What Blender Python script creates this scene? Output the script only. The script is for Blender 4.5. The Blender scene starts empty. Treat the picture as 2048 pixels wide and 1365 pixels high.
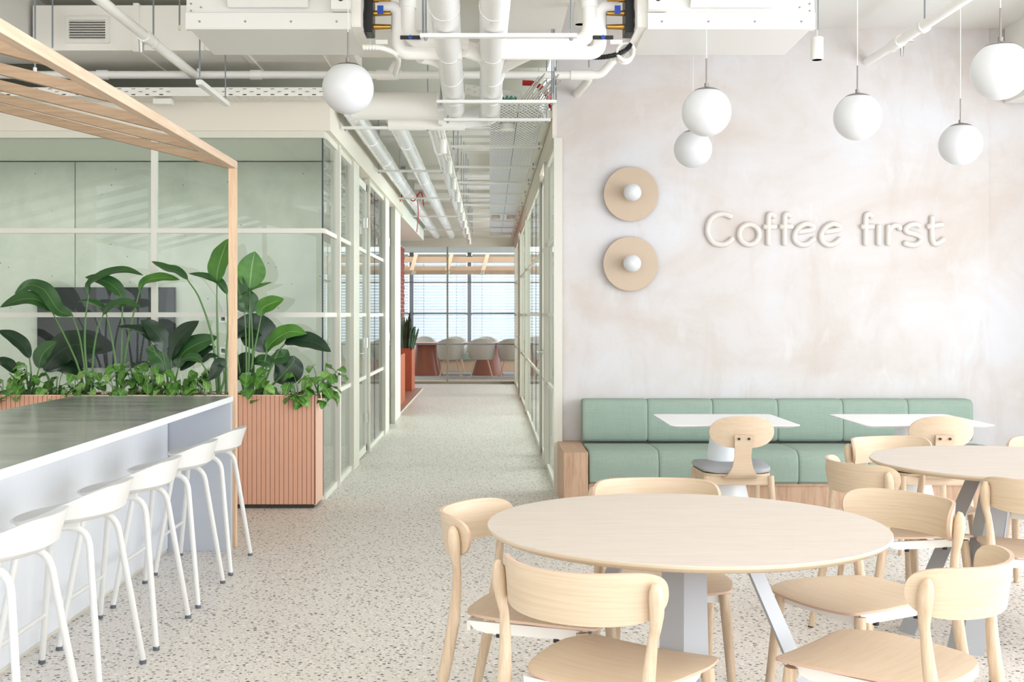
import bpy, math, random
from mathutils import Vector, Matrix
random.seed(7)
PI = math.pi
S = bpy.context.scene
COL = S.collection
F, HZ, VX, VY = 2322.0, 1.38, 980.0, 630.0      # lens in pixels, eye height, vanishing point
def W(px, py, Y):                                # photograph pixel at depth Y -> world point
    return Vector(((px-VX)*Y/F, Y, HZ-(py-VY)*Y/F))

# ------------------------------------------------------------ camera
cam = bpy.data.cameras.new('camera'); co = bpy.data.objects.new('camera', cam); COL.objects.link(co)
co.location = (0, 0, HZ); co.rotation_euler = (PI/2, 0, 0)
cam.sensor_width = 36; cam.lens = F/2048*36
cam.shift_x = 44/2048; cam.shift_y = -52.5/2048
cam.clip_start = 0.05; cam.clip_end = 200
S.camera = co
# ------------------------------------------------------------ world
w = bpy.data.worlds.new('world'); S.world = w; w.use_nodes = True
bg = w.node_tree.nodes['Background']; bg.inputs[0].default_value = (0.88, 0.94, 1.0, 1); bg.inputs[1].default_value = 3.0
# ------------------------------------------------------------ daylight through the windows, room lamps and added fills
def area(name, loc, rot, sx, sy, power, color=(1, 1, 1)):
    l = bpy.data.lights.new(name, 'AREA'); l.shape = 'RECTANGLE'; l.size = sx; l.size_y = sy
    l.energy = power; l.color = color
    o = bpy.data.objects.new(name, l); COL.objects.link(o); o.location = loc; o.rotation_euler = rot
    return o
area('daylight_right', (5.3, 2.0, 1.75), (0, PI/2+.35, 0), 3.0, 11.0, 430, (0.93, 0.965, 1.0))
area('daylight_back', (-0.5, -3.4, 1.8), (PI/2+.35, 0, 0), 10.5, 3.0, 110, (0.94, 0.97, 1.0))
area('daylight_far_right', (5.3, 16.2, 1.6), (0, PI/2, 0), 3.0, 13.5, 1400, (0.93, 0.98, 1.0))
area('fill_left', (-6.8, 2.5, 1.9), (0, -PI/2-.45, 0), 3.0, 9.0, 70, (0.98, 1.0, 1.0))  # added fill for the left ceiling; the left wall has no window
area('fill_lounge', (-1.5, 26.5, 2.9), (0, 0, 0), 7.0, 3.0, 110, (0.93, 0.97, 1.0))  # added fill to brighten the lounge, no lamp hangs here
area('fill_overhead', (0.3, 1.2, 3.55), (0, 0, 0), 8.0, 5.0, 75, (1.0, 0.99, 0.98))  # added fill above the camera, lifts floor and table tops
area('room_lamps', (-4.0, 10.4, 2.96), (0, 0, 0), 4.4, 2.4, 60, (1.0, 1.0, 0.97))
area('fill_office', (-3.6, 14.2, 2.96), (0, 0, 0), 3.4, 2.4, 40, (1.0, 1.0, 0.97))  # added fill for the second left room, no fitting behind it
S.view_settings.view_transform = 'Standard'; S.view_settings.look = 'None'
S.view_settings.exposure = -0.08; S.view_settings.gamma = 1.0; S.view_settings.use_curve_mapping = False
S.render.engine = 'CYCLES'
cy = S.cycles
cy.max_bounces = 14; cy.diffuse_bounces = 7; cy.glossy_bounces = 10; cy.transmission_bounces = 6
cy.transparent_max_bounces = 24; cy.use_denoising = True
cy.sample_clamp_indirect = 6; cy.caustics_reflective = False; cy.caustics_refractive = False

# ------------------------------------------------------------ materials
def lin(c):
    return tuple(((x/255)/12.92 if x/255 <= .04045 else ((x/255+.055)/1.055)**2.4) for x in c)
def mat(name, c, rough=.5, metal=0., **k):
    m = bpy.data.materials.new(name); m.use_nodes = True
    b = m.node_tree.nodes['Principled BSDF']
    b.inputs['Base Color'].default_value = (*lin(c), 1); b.inputs['Roughness'].default_value = rough
    b.inputs['Metallic'].default_value = metal
    for a, v in k.items(): b.inputs[a.replace('_', ' ')].default_value = v
    return m
class NT:
    def __init__(s, m): s.m = m; s.t = m.node_tree; s.b = s.t.nodes['Principled BSDF']
    def n(s, typ, **k):
        x = s.t.nodes.new(typ)
        for a, v in k.items():
            if a.startswith('i_'):
                key = a[2:]; key = int(key) if key.isdigit() else key.replace('_', ' ')
                x.inputs[key].default_value = v
            else: setattr(x, a, v)
        return x
    def l(s, a, b): s.t.links.new(a, b)
    def coord(s, scale=(1, 1, 1), kind='Object', rot=(0, 0, 0)):
        tc = s.n('ShaderNodeTexCoord'); mp = s.n('ShaderNodeMapping')
        mp.inputs['Scale'].default_value = scale; mp.inputs['Rotation'].default_value = rot
        s.l(tc.outputs[kind], mp.inputs[0]); return mp.outputs[0]
    def noise(s, vec, scale, detail=4, rough=.5, dist=0):
        x = s.n('ShaderNodeTexNoise'); x.inputs['Scale'].default_value = scale; x.inputs['Detail'].default_value = detail
        x.inputs['Roughness'].default_value = rough; x.inputs['Distortion'].default_value = dist
        s.l(vec, x.inputs['Vector']); return x.outputs['Fac']
    def ramp(s, fac, stops):
        r = s.n('ShaderNodeValToRGB'); e = r.color_ramp.elements
        while len(e) < len(stops): e.new(.5)
        for i, (p, c) in enumerate(stops):
            e[i].position = p; e[i].color = (*lin(c), 1) if not isinstance(c, float) else (c, c, c, 1)
        s.l(fac, r.inputs[0]); return r.outputs[0]
    def mix(s, fac, a, b, typ='MIX'):
        x = s.n('ShaderNodeMix', data_type='RGBA', blend_type=typ)
        if isinstance(fac, float): x.inputs[0].default_value = fac
        else: s.l(fac, x.inputs[0])
        for v, i in ((a, 6), (b, 7)):
            if isinstance(v, tuple): x.inputs[i].default_value = (*lin(v), 1)
            else: s.l(v, x.inputs[i])
        return x.outputs[2]
    def color(s, c): s.l(c, s.b.inputs['Base Color'])
    def bump(s, h, strength=.3, dist=.01):
        x = s.n('ShaderNodeBump'); x.inputs['Strength'].default_value = strength; x.inputs['Distance'].default_value = dist
        s.l(h, x.inputs['Height']); s.l(x.outputs[0], s.b.inputs['Normal'])

def wood(name, c1, c2, scale=(30, 2.2, 30), rough=.5, amt=1.0):
    m = mat(name, c1, rough); t = NT(m)
    v = t.coord(scale); f = t.noise(v, 2.0, 5, .55, .6)
    v2 = t.coord(tuple(x*5 for x in scale)); f2 = t.noise(v2, 3.0, 3, .6)
    c = t.ramp(f, [(.33, c2), (.6, c1)])
    c = t.mix(.22*amt, c, t.ramp(f2, [(.35, c2), (.65, c1)]))
    t.color(c); return m
M = {}
M['white'] = mat('white_paint', (232, 230, 225), .55)
M['white_metal'] = mat('white_metal', (236, 234, 228), .38)
M['stool'] = mat('stool_white', (222, 221, 217), .35)
M['frame'] = mat('beige_frame', (214, 211, 199), .4)
M['frame_silhouette'] = mat('silhouetted_frame', (158, 153, 138), .5)  # frame colour darkened to paint its silhouette against the far windows
M['frame_r_shaded'] = mat('beige_frame_shaded', (198, 195, 183), .4)  # beige frame darkened, right partition's shade put into the colour
M['frame2'] = mat('beige_frame_light', (222, 219, 210), .4)
M['bulk'] = mat('bulkhead_paint', (224, 216, 203), .6)
M['duct_white'] = mat('painted_duct', (244, 241, 235), .45)
M['pipe_white'] = mat('white_pipe', (246, 244, 240), .35)
M['ceil'] = mat('ceiling_paint', (222, 220, 216), .8)
M['slab'] = mat('slab_paint', (228, 226, 216), .8)
M['ac'] = mat('ac_sheet', (226, 224, 220), .22)
M['black'] = mat('black_plastic', (22, 22, 24), .4)
M['blue'] = mat('blue_plastic', (20, 70, 170), .4)
M['orange'] = mat('orange_plastic', (200, 80, 45), .5)
M['brass'] = mat('brass', (190, 150, 80), .3, 1.)
M['rubber'] = mat('grey_rubber', (95, 100, 108), .7)
M['zinc'] = mat('zinc_rod', (150, 158, 165), .35, .8)
M['chrome'] = mat('chrome', (205, 205, 205), .2, 1.)
M['darkmetal'] = mat('brushed_cap', (150, 145, 140), .35, .9)
M['slot'] = mat('dark_gap', (60, 58, 52), .8)
M['screen'] = mat('tv_screen', (12, 15, 19), .12)
M['red'] = mat('red_cable', (190, 40, 45), .5)
M['greenc'] = mat('green_cable', (10, 130, 100), .5)
M['greyc'] = mat('grey_cable', (190, 188, 180), .5)
M['globe'] = mat('opal_glass', (216, 217, 219), .28, 0., Subsurface_Weight=.1)
M['leg_grey'] = mat('table_leg_grey', (166, 168, 172), .4)
M['tabletop_white'] = mat('white_laminate', (236, 238, 240), .3)
M['ped'] = mat('white_pedestal', (232, 238, 242), .35)
M['ply_edge'] = mat('ply_edge', (203, 172, 152), .6)
M['disc'] = mat('sconce_disc', (186, 165, 143), .4, .1)
M['greyfab'] = mat('grey_upholstery', (166, 168, 172), .9)
M['armfab'] = mat('armchair_fabric', (205, 200, 193), .9)
M['terra_gloss'] = mat('terracotta_gloss', (168, 98, 76), .3)
M['terra_dark'] = mat('terracotta_planter', (190, 98, 66), .5)
M['terra_plain'] = mat('terracotta_panel', (230, 186, 164), .55)
M['terra_slat'] = mat('terracotta_slat', (212, 160, 134), .6)
M['joint'] = mat('slat_joint', (120, 78, 62), .8)
M['room'] = mat('room_paint', (222, 223, 216), .8)
M['tray'] = mat('tray_white', (235, 233, 228), .4)
M['brick'] = mat('brick', (150, 66, 52), .8)
M['mortar'] = mat('mortar', (215, 200, 190), .9)
M['carpet'] = mat('carpet', (168, 163, 160), .95)
M['blind'] = mat('blind_slat', (236, 241, 246), .6, 0., Transmission_Weight=.0)
_nt = M['blind'].node_tree; _tl = _nt.nodes.new('ShaderNodeBsdfTranslucent'); _tl.inputs[0].default_value = (.85, .9, .93, 1)
_mx = _nt.nodes.new('ShaderNodeMixShader'); _mx.inputs[0].default_value = .5
_nt.links.new(_nt.nodes['Principled BSDF'].outputs[0], _mx.inputs[1]); _nt.links.new(_tl.outputs[0], _mx.inputs[2]); _nt.links.new(_mx.outputs[0], _nt.nodes['Material Output'].inputs[0])
M['mull'] = mat('grey_mullion', (130, 135, 140), .5)
M['bench_end'] = wood('bench_wood', (205, 172, 145), (178, 142, 115), (14, 14, 1.6), .55, 1.2)
M['ash'] = wood('ash_legs', (209, 188, 162), (184, 157, 128), (34, 34, 2.0), .45, 1.4)
M['ply'] = wood('ash_ply', (210, 189, 164), (202, 178, 151), (2.5, 40, 40), .45)
M['plyb'] = wood('ash_back', (207, 187, 161), (197, 174, 146), (2.5, 2.5, 80), .42)
M['top'] = wood('table_top', (205, 194, 184), (197, 184, 172), (3.2, 34, 34), .42)
M['topedge'] = mat('table_edge', (198, 179, 154), .5)
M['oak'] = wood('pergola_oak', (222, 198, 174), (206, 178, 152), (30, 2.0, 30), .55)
M['oakx_shaded'] = wood('pergola_oak_cross_shaded', (178, 150, 122), (158, 130, 103), (2.0, 30, 30), .55)  # same oak with cross grain, darkened to paint in the slats' shade
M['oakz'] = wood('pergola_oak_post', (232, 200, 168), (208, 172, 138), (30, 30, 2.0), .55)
M['farwood'] = mat('far_wood', (222, 190, 160), .6)
M['plank'] = wood('niche_floor', (176, 130, 110), (150, 105, 86), (20, 2, 20), .5)

# plaster
m = M['plaster'] = mat('plaster', (222, 214, 206), .75); t = NT(m)
v = t.coord((.55, 1, .9)); f = t.noise(v, 1.6, 6, .6, .5)
v3 = t.coord((1.6, 1, .5)); f3 = t.noise(v3, 1.9, 6, .65, .8)
c = t.ramp(f, [(.36, (200, 190, 184)), (.5, (206, 200, 198)), (.66, (209, 208, 211))])
c = t.mix(t.ramp(f3, [(.52, 0.0), (.72, .5)]), c, (194, 182, 174))
vv = t.coord((2.2, 1, 1.0)); f4 = t.noise(vv, 2.4, 5, .6, .3)
c = t.mix(t.ramp(f4, [(.6, 0.0), (.74, .45)]), c, (218, 215, 215))
t.color(c); t.bump(t.noise(t.coord(), 22, 6, .6), .12, .01)
m = M['plaster_letter'] = mat('plaster_letter', (214, 207, 201), .7); t = NT(m)
t.bump(t.noise(t.coord(), 60, 4, .6), .15, .004)
# concrete
m = M['concrete'] = mat('concrete', (205, 207, 197), .8); t = NT(m)
f = t.noise(t.coord(), 1.1, 6, .65, .4); c = t.ramp(f, [(.35, (188, 191, 181)), (.65, (214, 215, 206))])
vn = t.n('ShaderNodeTexVoronoi', feature='F1'); vn.inputs['Scale'].default_value = 7; t.l(t.coord(), vn.inputs['Vector'])
c = t.mix(t.ramp(vn.outputs['Distance'], [(.035, 1.0), (.06, 0.0)]), c, (120, 120, 112))
t.color(c)
# terrazzo
m = M['terrazzo'] = mat('terrazzo', (206, 198, 189), .42); t = NT(m)
uv = t.coord((1, 1, 0)); 
def chips(scale, lo, hi, seed):
    mp = t.n('ShaderNodeMapping'); mp.inputs['Location'].default_value = (seed, seed*.7, 0); mp.inputs['Rotation'].default_value = (0, 0, seed)
    t.l(uv, mp.inputs[0])
    v = t.n('ShaderNodeTexVoronoi', feature='F1', voronoi_dimensions='2D'); v.inputs['Scale'].default_value = scale
    nz = t.n('ShaderNodeTexNoise'); nz.inputs['Scale'].default_value = scale*2.2; t.l(mp.outputs[0], nz.inputs['Vector'])
    add = t.n('ShaderNodeMix', data_type='VECTOR'); add.inputs[0].default_value = .012 if scale < 50 else .006
    t.l(mp.outputs[0], add.inputs[4]); t.l(nz.outputs['Color'], add.inputs[5])
    t.l(add.outputs[1], v.inputs['Vector'])
    sp = t.n('ShaderNodeSeparateColor'); t.l(v.outputs['Color'], sp.inputs[0])
    mr = t.n('ShaderNodeMapRange'); mr.inputs[1].default_value = 0; mr.inputs[2].default_value = 1; mr.inputs[3].default_value = lo; mr.inputs[4].default_value = hi
    t.l(sp.outputs[0], mr.inputs[0])
    lt = t.n('ShaderNodeMath', operation='LESS_THAN'); t.l(v.outputs['Distance'], lt.inputs[0]); t.l(mr.outputs[0], lt.inputs[1])
    return lt.outputs[0], sp.outputs[1]
base = t.ramp(t.noise(uv, .9, 3), [(.3, (217, 210, 203)), (.7, (223, 217, 210))])
k1, r1 = chips(38, -.10, .31, 1.3)
k2, r2 = chips(66, -.14, .32, 4.1)
k3, r3 = chips(38, -.25, .3, 7.7)
c = t.mix(k3, base, (238, 234, 228))
c = t.mix(k2, c, t.ramp(r2, [(.3, (150, 143, 134)), (.8, (182, 172, 160))]))
c = t.mix(k1, c, t.ramp(r1, [(.35, (72, 72, 72)), (.8, (140, 134, 126))]))
t.color(c)
# green fabric
m = M['green'] = mat('green_fabric', (158, 182, 165), .92); t = NT(m)
fa = t.noise(t.coord((6, 60, 260)), 1.5, 4, .6); fb = t.noise(t.coord((260, 60, 6)), 1.5, 4, .6)
c = t.ramp(fa, [(.35, (138, 157, 144)), (.65, (158, 175, 162))])
c = t.mix(.5, c, t.ramp(fb, [(.35, (138, 157, 144)), (.65, (158, 175, 162))])); t.color(c)
t.bump(t.noise(t.coord((200, 200, 200)), 2, 2), .15, .003)
# counter top (dark polished)
m = M['counter'] = mat('counter_stone', (112, 114, 110), .2, 0., Coat_Weight=.3, Coat_Roughness=.1); t = NT(m)
f = t.noise(t.coord((.7, 3.0, 1)), 2.2, 7, .6, 1.0)
t.color(t.ramp(f, [(.38, (104, 106, 106)), (.5, (136, 135, 132)), (.62, (164, 160, 154))]))
m = M['counter_body'] = mat('counter_body', (228, 231, 236), .24); t = NT(m)
t.bump(t.noise(t.coord((1, 9, .6)), 3, 2), .08, .01)
M['counter_edge'] = mat('counter_edge', (236, 238, 242), .3)
M['counter_end_shaded'] = mat('counter_end_shaded', (188, 192, 200), .35)  # white end panel greyed, its shaded face put into the colour
# foil
m = M['foil'] = mat('foil', (246, 247, 248), .22, .55); t = NT(m)
t.bump(t.noise(t.coord((7, 2.5, 7)), 3, 4, .6), .35, .01)
m = M['foilw'] = mat('foil_wrap_white', (240, 239, 239), .3, .1); t = NT(m)
t.bump(t.noise(t.coord((9, 3, 9)), 3, 4, .6), .3, .01)
# glass
def glass(name, tint, ior=1.5):
    m = bpy.data.materials.new(name); m.use_nodes = True; nt = m.node_tree
    nt.nodes.remove(nt.nodes['Principled BSDF']); out = nt.nodes['Material Output']
    tr = nt.nodes.new('ShaderNodeBsdfTransparent'); tr.inputs[0].default_value = (*tint, 1)
    gl = nt.nodes.new('ShaderNodeBsdfGlossy'); gl.inputs['Roughness'].default_value = .01
    fr = nt.nodes.new('ShaderNodeFresnel'); fr.inputs[0].default_value = ior
    mx = nt.nodes.new('ShaderNodeMixShader')
    ge_ = nt.nodes.new('ShaderNodeNewGeometry'); sb_ = nt.nodes.new('ShaderNodeMath'); sb_.operation = 'SUBTRACT'; sb_.inputs[0].default_value = 1
    mu_ = nt.nodes.new('ShaderNodeMath'); mu_.operation = 'MULTIPLY'     # reflect at the entering face only
    nt.links.new(ge_.outputs['Backfacing'], sb_.inputs[1]); nt.links.new(fr.outputs[0], mu_.inputs[0]); nt.links.new(sb_.outputs[0], mu_.inputs[1])
    nt.links.new(mu_.outputs[0], mx.inputs[0]); nt.links.new(tr.outputs[0], mx.inputs[1]); nt.links.new(gl.outputs[0], mx.inputs[2])
    nt.links.new(mx.outputs[0], out.inputs[0]); return m
M['glass'] = glass('partition_glass', (.925, .957, .938), 1.45)
M['glass_side'] = glass('side_glass', (.93, .965, .955), 1.45)
M['glass_clear'] = glass('clear_glass', (.97, .985, .98), 1.35)
M['glass_edge'] = mat('glass_edge', (35, 50, 60), .3)
# perforated sheet: real openings through alpha
def perf(name, c, sx, sy, hx, hy, plane='XY', met=.1, ro=.4):
    m = mat(name, c, ro, met); t = NT(m)
    tc = t.n('ShaderNodeTexCoord'); sp = t.n('ShaderNodeSeparateXYZ'); t.l(tc.outputs['Object'], sp.inputs[0])
    A = sp.outputs['X']; B = sp.outputs['Y' if plane == 'XY' else 'Z']
    def M_(op, a, b=None):
        x = t.n('ShaderNodeMath', operation=op)
        for i, q in enumerate((a, b)):
            if q is None: continue
            if isinstance(q, (int, float)): x.inputs[i].default_value = q
            else: t.l(q, x.inputs[i])
        return x.outputs[0]
    b = M_('DIVIDE', B, sy); row = M_('FLOOR', b); odd = M_('MODULO', M_('ABSOLUTE', row), 2)
    a = M_('ADD', M_('DIVIDE', A, sx), M_('MULTIPLY', odd, .5))
    fa = M_('ABSOLUTE', M_('SUBTRACT', M_('FRACT', a), .5)); fb = M_('ABSOLUTE', M_('SUBTRACT', M_('FRACT', b), .5))
    ina = M_('LESS_THAN', fa, hx); inb = M_('LESS_THAN', fb, hy)
    hole = M_('MULTIPLY', ina, inb); al = M_('SUBTRACT', 1, hole)
    t.l(al, t.b.inputs['Alpha']); return m
M['perf'] = perf('perforated_panel', (245, 247, 248), .036, .06, .22, .24, 'XY', .7, .28)
M['slotted'] = perf('slotted_tray', (236, 233, 226), .10, .0205, .14, .17, 'XZ')
M['slotted_b'] = perf('slotted_tray_base', (236, 233, 226), .10, .03, .16, .14, 'XY')
# leaves
def leafmat(name, c1, c2, vein, rough=.35):
    m = mat(name, c1, rough); t = NT(m)
    uvn = t.n('ShaderNodeUVMap'); sp = t.n('ShaderNodeSeparateXYZ'); t.l(uvn.outputs[0], sp.inputs[0])
    ab = t.n('ShaderNodeMath', operation='ABSOLUTE'); t.l(sp.outputs[0], ab.inputs[0])
    ma = t.n('ShaderNodeMath', operation='MULTIPLY_ADD'); t.l(ab.outputs[0], ma.inputs[0]); ma.inputs[1].default_value = -.35
    t.l(sp.outputs[1], ma.inputs[2])
    mu = t.n('ShaderNodeMath', operation='MULTIPLY'); t.l(ma.outputs[0], mu.inputs[0]); mu.inputs[1].default_value = 130
    si = t.n('ShaderNodeMath', operation='SINE'); t.l(mu.outputs[0], si.inputs[0])
    f = t.noise(t.coord(), 6, 3); c = t.ramp(f, [(.35, c2), (.65, c1)])
    c = t.mix(t.ramp(si.outputs[0], [(.2, 0.0), (1.0, .35)]), c, vein)
    lt = t.n('ShaderNodeMath', operation='LESS_THAN'); t.l(ab.outputs[0], lt.inputs[0]); lt.inputs[1].default_value = .05
    c = t.mix(lt.outputs[0], c, vein)
    t.color(c)
    t.b.inputs['Subsurface Weight'].default_value = 0
    return m
M['leaf_a'] = leafmat('leaf_bright', (78, 132, 42), (50, 104, 30), (120, 168, 84))
M['leaf_b'] = leafmat('leaf_mid', (48, 92, 40), (30, 68, 32), (84, 124, 66))
M['leaf_d'] = leafmat('leaf_dark', (30, 58, 34), (18, 40, 26), (46, 78, 48), .28)
M['leaf_p'] = leafmat('leaf_pothos', (86, 144, 48), (54, 110, 38), (150, 186, 96), .3)
M['leaf_v'] = leafmat('leaf_pothos_pale', (150, 184, 96), (88, 146, 60), (190, 208, 140), .3)
M['leaf_s'] = leafmat('leaf_snake', (66, 96, 70), (40, 66, 52), (110, 135, 95), .4)
M['stalk'] = mat('leaf_stalk', (84, 122, 64), .4)
m = M['soil'] = mat('soil', (92, 70, 58), .95); t = NT(m)
f = t.noise(t.coord(), 60, 3); t.color(t.ramp(f, [(.35, (60, 44, 36)), (.65, (134, 104, 86))])); t.bump(f, .8, .02)

# ------------------------------------------------------------ mesh builder
class MB:
    def __init__(s): s.v = []; s.f = []; s.mi = []; s.uv = None
    def add(s, vs, fs, mi=0):
        o = len(s.v); s.v += [Vector(x) for x in vs]; s.f += [tuple(i+o for i in f) for f in fs]; s.mi += [mi]*len(fs); return s
    def box(s, x0, x1, y0, y1, z0, z1, mi=0):
        vs = [(x, y, z) for x in (x0, x1) for y in (y0, y1) for z in (z0, z1)]
        return s.add(vs, [(0, 1, 3, 2), (4, 6, 7, 5), (0, 4, 5, 1), (2, 3, 7, 6), (0, 2, 6, 4), (1, 5, 7, 3)], mi)
    def tube(s, pts, r, seg=12, cap=True, mi=0, flat=None, closed=False):
        pts = [Vector(p) for p in pts]; n = len(pts)
        rs = r if isinstance(r, (list, tuple)) else [r]*n
        vs, fs = [], []
        ref = None
        for i, p in enumerate(pts):
            if closed: T = pts[(i+1) % n]-pts[i-1]
            elif i == 0: T = pts[1]-pts[0]
            elif i == n-1: T = pts[-1]-pts[-2]
            else: T = (pts[i+1]-pts[i]).normalized()+(pts[i]-pts[i-1]).normalized()
            T.normalize()
            if ref is None:
                ref = Vector((0, 0, 1)) if abs(T.z) < .9 else Vector((0, 1, 0))
            if flat is not None: ref = Vector(flat)
            A = T.cross(ref)
            if A.length < 1e-6: A = T.orthogonal()
            A.normalize(); B = A.cross(T).normalized()
            if flat is None: ref = B
            for k in range(seg):
                a = 2*PI*k/seg; vs.append(p+A*math.cos(a)*rs[i]+B*math.sin(a)*rs[i])
        m = n if closed else n-1
        for i in range(m):
            for k in range(seg):
                a, b = i*seg+k, i*seg+(k+1) % seg; c, d = ((i+1) % n)*seg+(k+1) % seg, ((i+1) % n)*seg+k
                fs.append((a, d, c, b))
        if cap and not closed:
            fs.append(tuple(range(seg))); fs.append(tuple(range((n-1)*seg+seg-1, (n-1)*seg-1, -1)))
        return s.add(vs, fs, mi)
    def cyl(s, p0, p1, r, seg=16, r2=None, mi=0): return s.tube([p0, p1], [r, r if r2 is None else r2], seg, True, mi)
    def lathe(s, prof, c=(0, 0, 0), seg=32, mi=0, sx=1, sy=1):
        vs, fs = [], []; c = Vector(c)
        for r, z in prof:
            for k in range(seg):
                a = 2*PI*k/seg; vs.append(c+Vector((r*math.cos(a)*sx, r*math.sin(a)*sy, z)))
        for i in range(len(prof)-1):
            for k in range(seg):
                fs.append((i*seg+k, i*seg+(k+1) % seg, (i+1)*seg+(k+1) % seg, (i+1)*seg+k))
        if prof[0][0] > 1e-5: fs.append(tuple(range(seg-1, -1, -1)))
        if prof[-1][0] > 1e-5: fs.append(tuple(range((len(prof)-1)*seg, len(prof)*seg)))
        return s.add(vs, fs, mi)
    def sheet(s, P, nu, nv, th, nrm, mi=0, mie=1):
        """closed sheet: P(u,v) points on one face, nrm(u,v) direction of thickness"""
        A, B = [], []
        for i in range(nu+1):
            for j in range(nv+1):
                p = Vector(P(i/nu, j/nv)); A.append(p); B.append(p+Vector(nrm(i/nu, j/nv))*th)
        N = (nu+1)*(nv+1); g = lambda i, j: i*(nv+1)+j
        fs = []
        for i in range(nu):
            for j in range(nv):
                fs.append((g(i, j), g(i+1, j), g(i+1, j+1), g(i, j+1)))
                fs.append((N+g(i, j), N+g(i, j+1), N+g(i+1, j+1), N+g(i+1, j)))
        s.add(A+B, fs, mi)
        o = len(s.v)-2*N
        def side(a, b): s.f.append((o+a, o+b, o+N+b, o+N+a)); s.mi.append(mie)
        for i in range(nu): side(g(i+1, 0), g(i, 0)); side(g(i, nv), g(i+1, nv))
        for j in range(nv): side(g(0, j), g(0, j+1)); side(g(nu, j+1), g(nu, j))
        return s
    def poly(s, outline, z0, z1, mi=0, mie=None, zf=None):
        n = len(outline); zf = zf or (lambda x, y: 0)
        lo = [(x, y, z0+zf(x, y)) for x, y in outline]; hi = [(x, y, z1+zf(x, y)) for x, y in outline]
        o = len(s.v); s.add(lo+hi, [tuple(range(n-1, -1, -1)), tuple(range(n, 2*n))], mi)
        for i in range(n):
            j = (i+1) % n; s.f.append((o+i, o+j, o+n+j, o+n+i)); s.mi.append(mi if mie is None else mie)
        return s
    def mesh(s, name, mats, off=Vector((0, 0, 0)), smooth=True):
        me = bpy.data.meshes.new(name); me.from_pydata([tuple(v-off) for v in s.v], [], s.f)
        for m_ in (mats if isinstance(mats, (list, tuple)) else [mats]): me.materials.append(m_)
        for p, i in zip(me.polygons, s.mi): p.material_index = min(i, len(me.materials)-1)
        if s.uv:
            ul = me.uv_layers.new(name='UVMap')
            for lp in me.loops: ul.data[lp.index].uv = s.uv[lp.vertex_index]
        me.validate(); me.update()
        if smooth:
            me.shade_smooth(); me.set_sharp_from_angle(angle=math.radians(38))
        return me
ROOTLOC = {}
def obj(name, mb, mats, parent=None, bevel=0, local=False, subsurf=0, kind=None, smooth=True, origin=None):
    """mb in world coordinates unless local (then in the frame of its parent)"""
    if origin is not None: c = Vector(origin)
    elif local: c = Vector((0, 0, 0))
    else:
        xs = [v.x for v in mb.v]; ys = [v.y for v in mb.v]; zs = [v.z for v in mb.v]
        c = Vector(((min(xs)+max(xs))/2, (min(ys)+max(ys))/2, min(zs)))
    me = mb.mesh(name, mats, c, smooth)
    o = bpy.data.objects.new(name, me); COL.objects.link(o)
    if parent is not None:
        o.parent = parent; o.location = c if local else c-ROOTLOC.get(parent.name, Vector((0, 0, 0)))
    else: o.location = c
    ROOTLOC[o.name] = c
    if bevel:
        b = o.modifiers.new('bevel', 'BEVEL'); b.width = bevel; b.segments = 2; b.limit_method = 'ANGLE'; b.angle_limit = .6
    if subsurf:
        b = o.modifiers.new('sub', 'SUBSURF'); b.levels = subsurf; b.render_levels = subsurf
    if kind: o['kind'] = kind
    return o
def tag(o, label, cat, group=None):
    o['label'] = label; o['category'] = cat
    if group: o['group'] = group
    return o
def thing(name, label, cat, loc=(0, 0, 0), rz=0, group=None):
    o = bpy.data.objects.new(name, None); COL.objects.link(o); o.location = loc; o.rotation_euler = (0, 0, rz)
    o.empty_display_size = .1
    ROOTLOC[o.name] = Vector(loc); return tag(o, label, cat, group)
def shell(name, loc=(0, 0, 0)):
    o = bpy.data.objects.new(name, None); COL.objects.link(o); o.location = loc; o['kind'] = 'structure'; o.empty_display_size = .1
    ROOTLOC[o.name] = Vector(loc); return o
def struct(name, mb, m_, bevel=0, **k): return obj(name, mb, m_, None, bevel, kind='structure', **k)
def dup(root, loc, rz, label, group=None):
    r = root.copy(); COL.objects.link(r); r.location = loc; r.rotation_euler = (0, 0, rz); r['label'] = label
    if group: r['group'] = group
    for ch in list(root.children):
        c = ch.copy(); COL.objects.link(c); c.parent = r
        for g in list(ch.children):
            d = g.copy(); COL.objects.link(d); d.parent = c
    return r
def rounded(pts, r, n=6):
    """round the corners of a 2-D/3-D polyline (open)"""
    P = [Vector(p) for p in pts]; out = [P[0]]
    for i in range(1, len(P)-1):
        a = (P[i-1]-P[i]); b = (P[i+1]-P[i]); q = min(r, a.length*.49, b.length*.49)
        s0 = P[i]+a.normalized()*q; s1 = P[i]+b.normalized()*q
        for k in range(n+1):
            u = k/n; out.append(s0*(1-u)**2+P[i]*2*u*(1-u)+s1*u*u)
    out.append(P[-1]); return out
def roundrect(x0, x1, y0, y1, r, n=5):
    o = []
    for cx, cy_, a0 in ((x1-r, y1-r, 0), (x0+r, y1-r, 90), (x0+r, y0+r, 180), (x1-r, y0+r, 270)):
        for k in range(n+1):
            a = math.radians(a0+90*k/n); o.append((cx+r*math.cos(a), cy_+r*math.sin(a)))
    return o
def spline(P, n=8):
    P = [Vector(p) for p in P]; out = []
    for i in range(len(P)-1):
        p0 = P[i-1] if i else P[0]*2-P[1]; p1, p2 = P[i], P[i+1]; p3 = P[i+2] if i+2 < len(P) else P[-1]*2-P[-2]
        for k in range(n):
            u = k/n; out.append(.5*((2*p1)+(p2-p0)*u+(2*p0-5*p1+4*p2-p3)*u*u+(3*p1-p0-3*p2+p3)*u**3))
    out.append(P[-1]); return out

exec_parts = []
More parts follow.
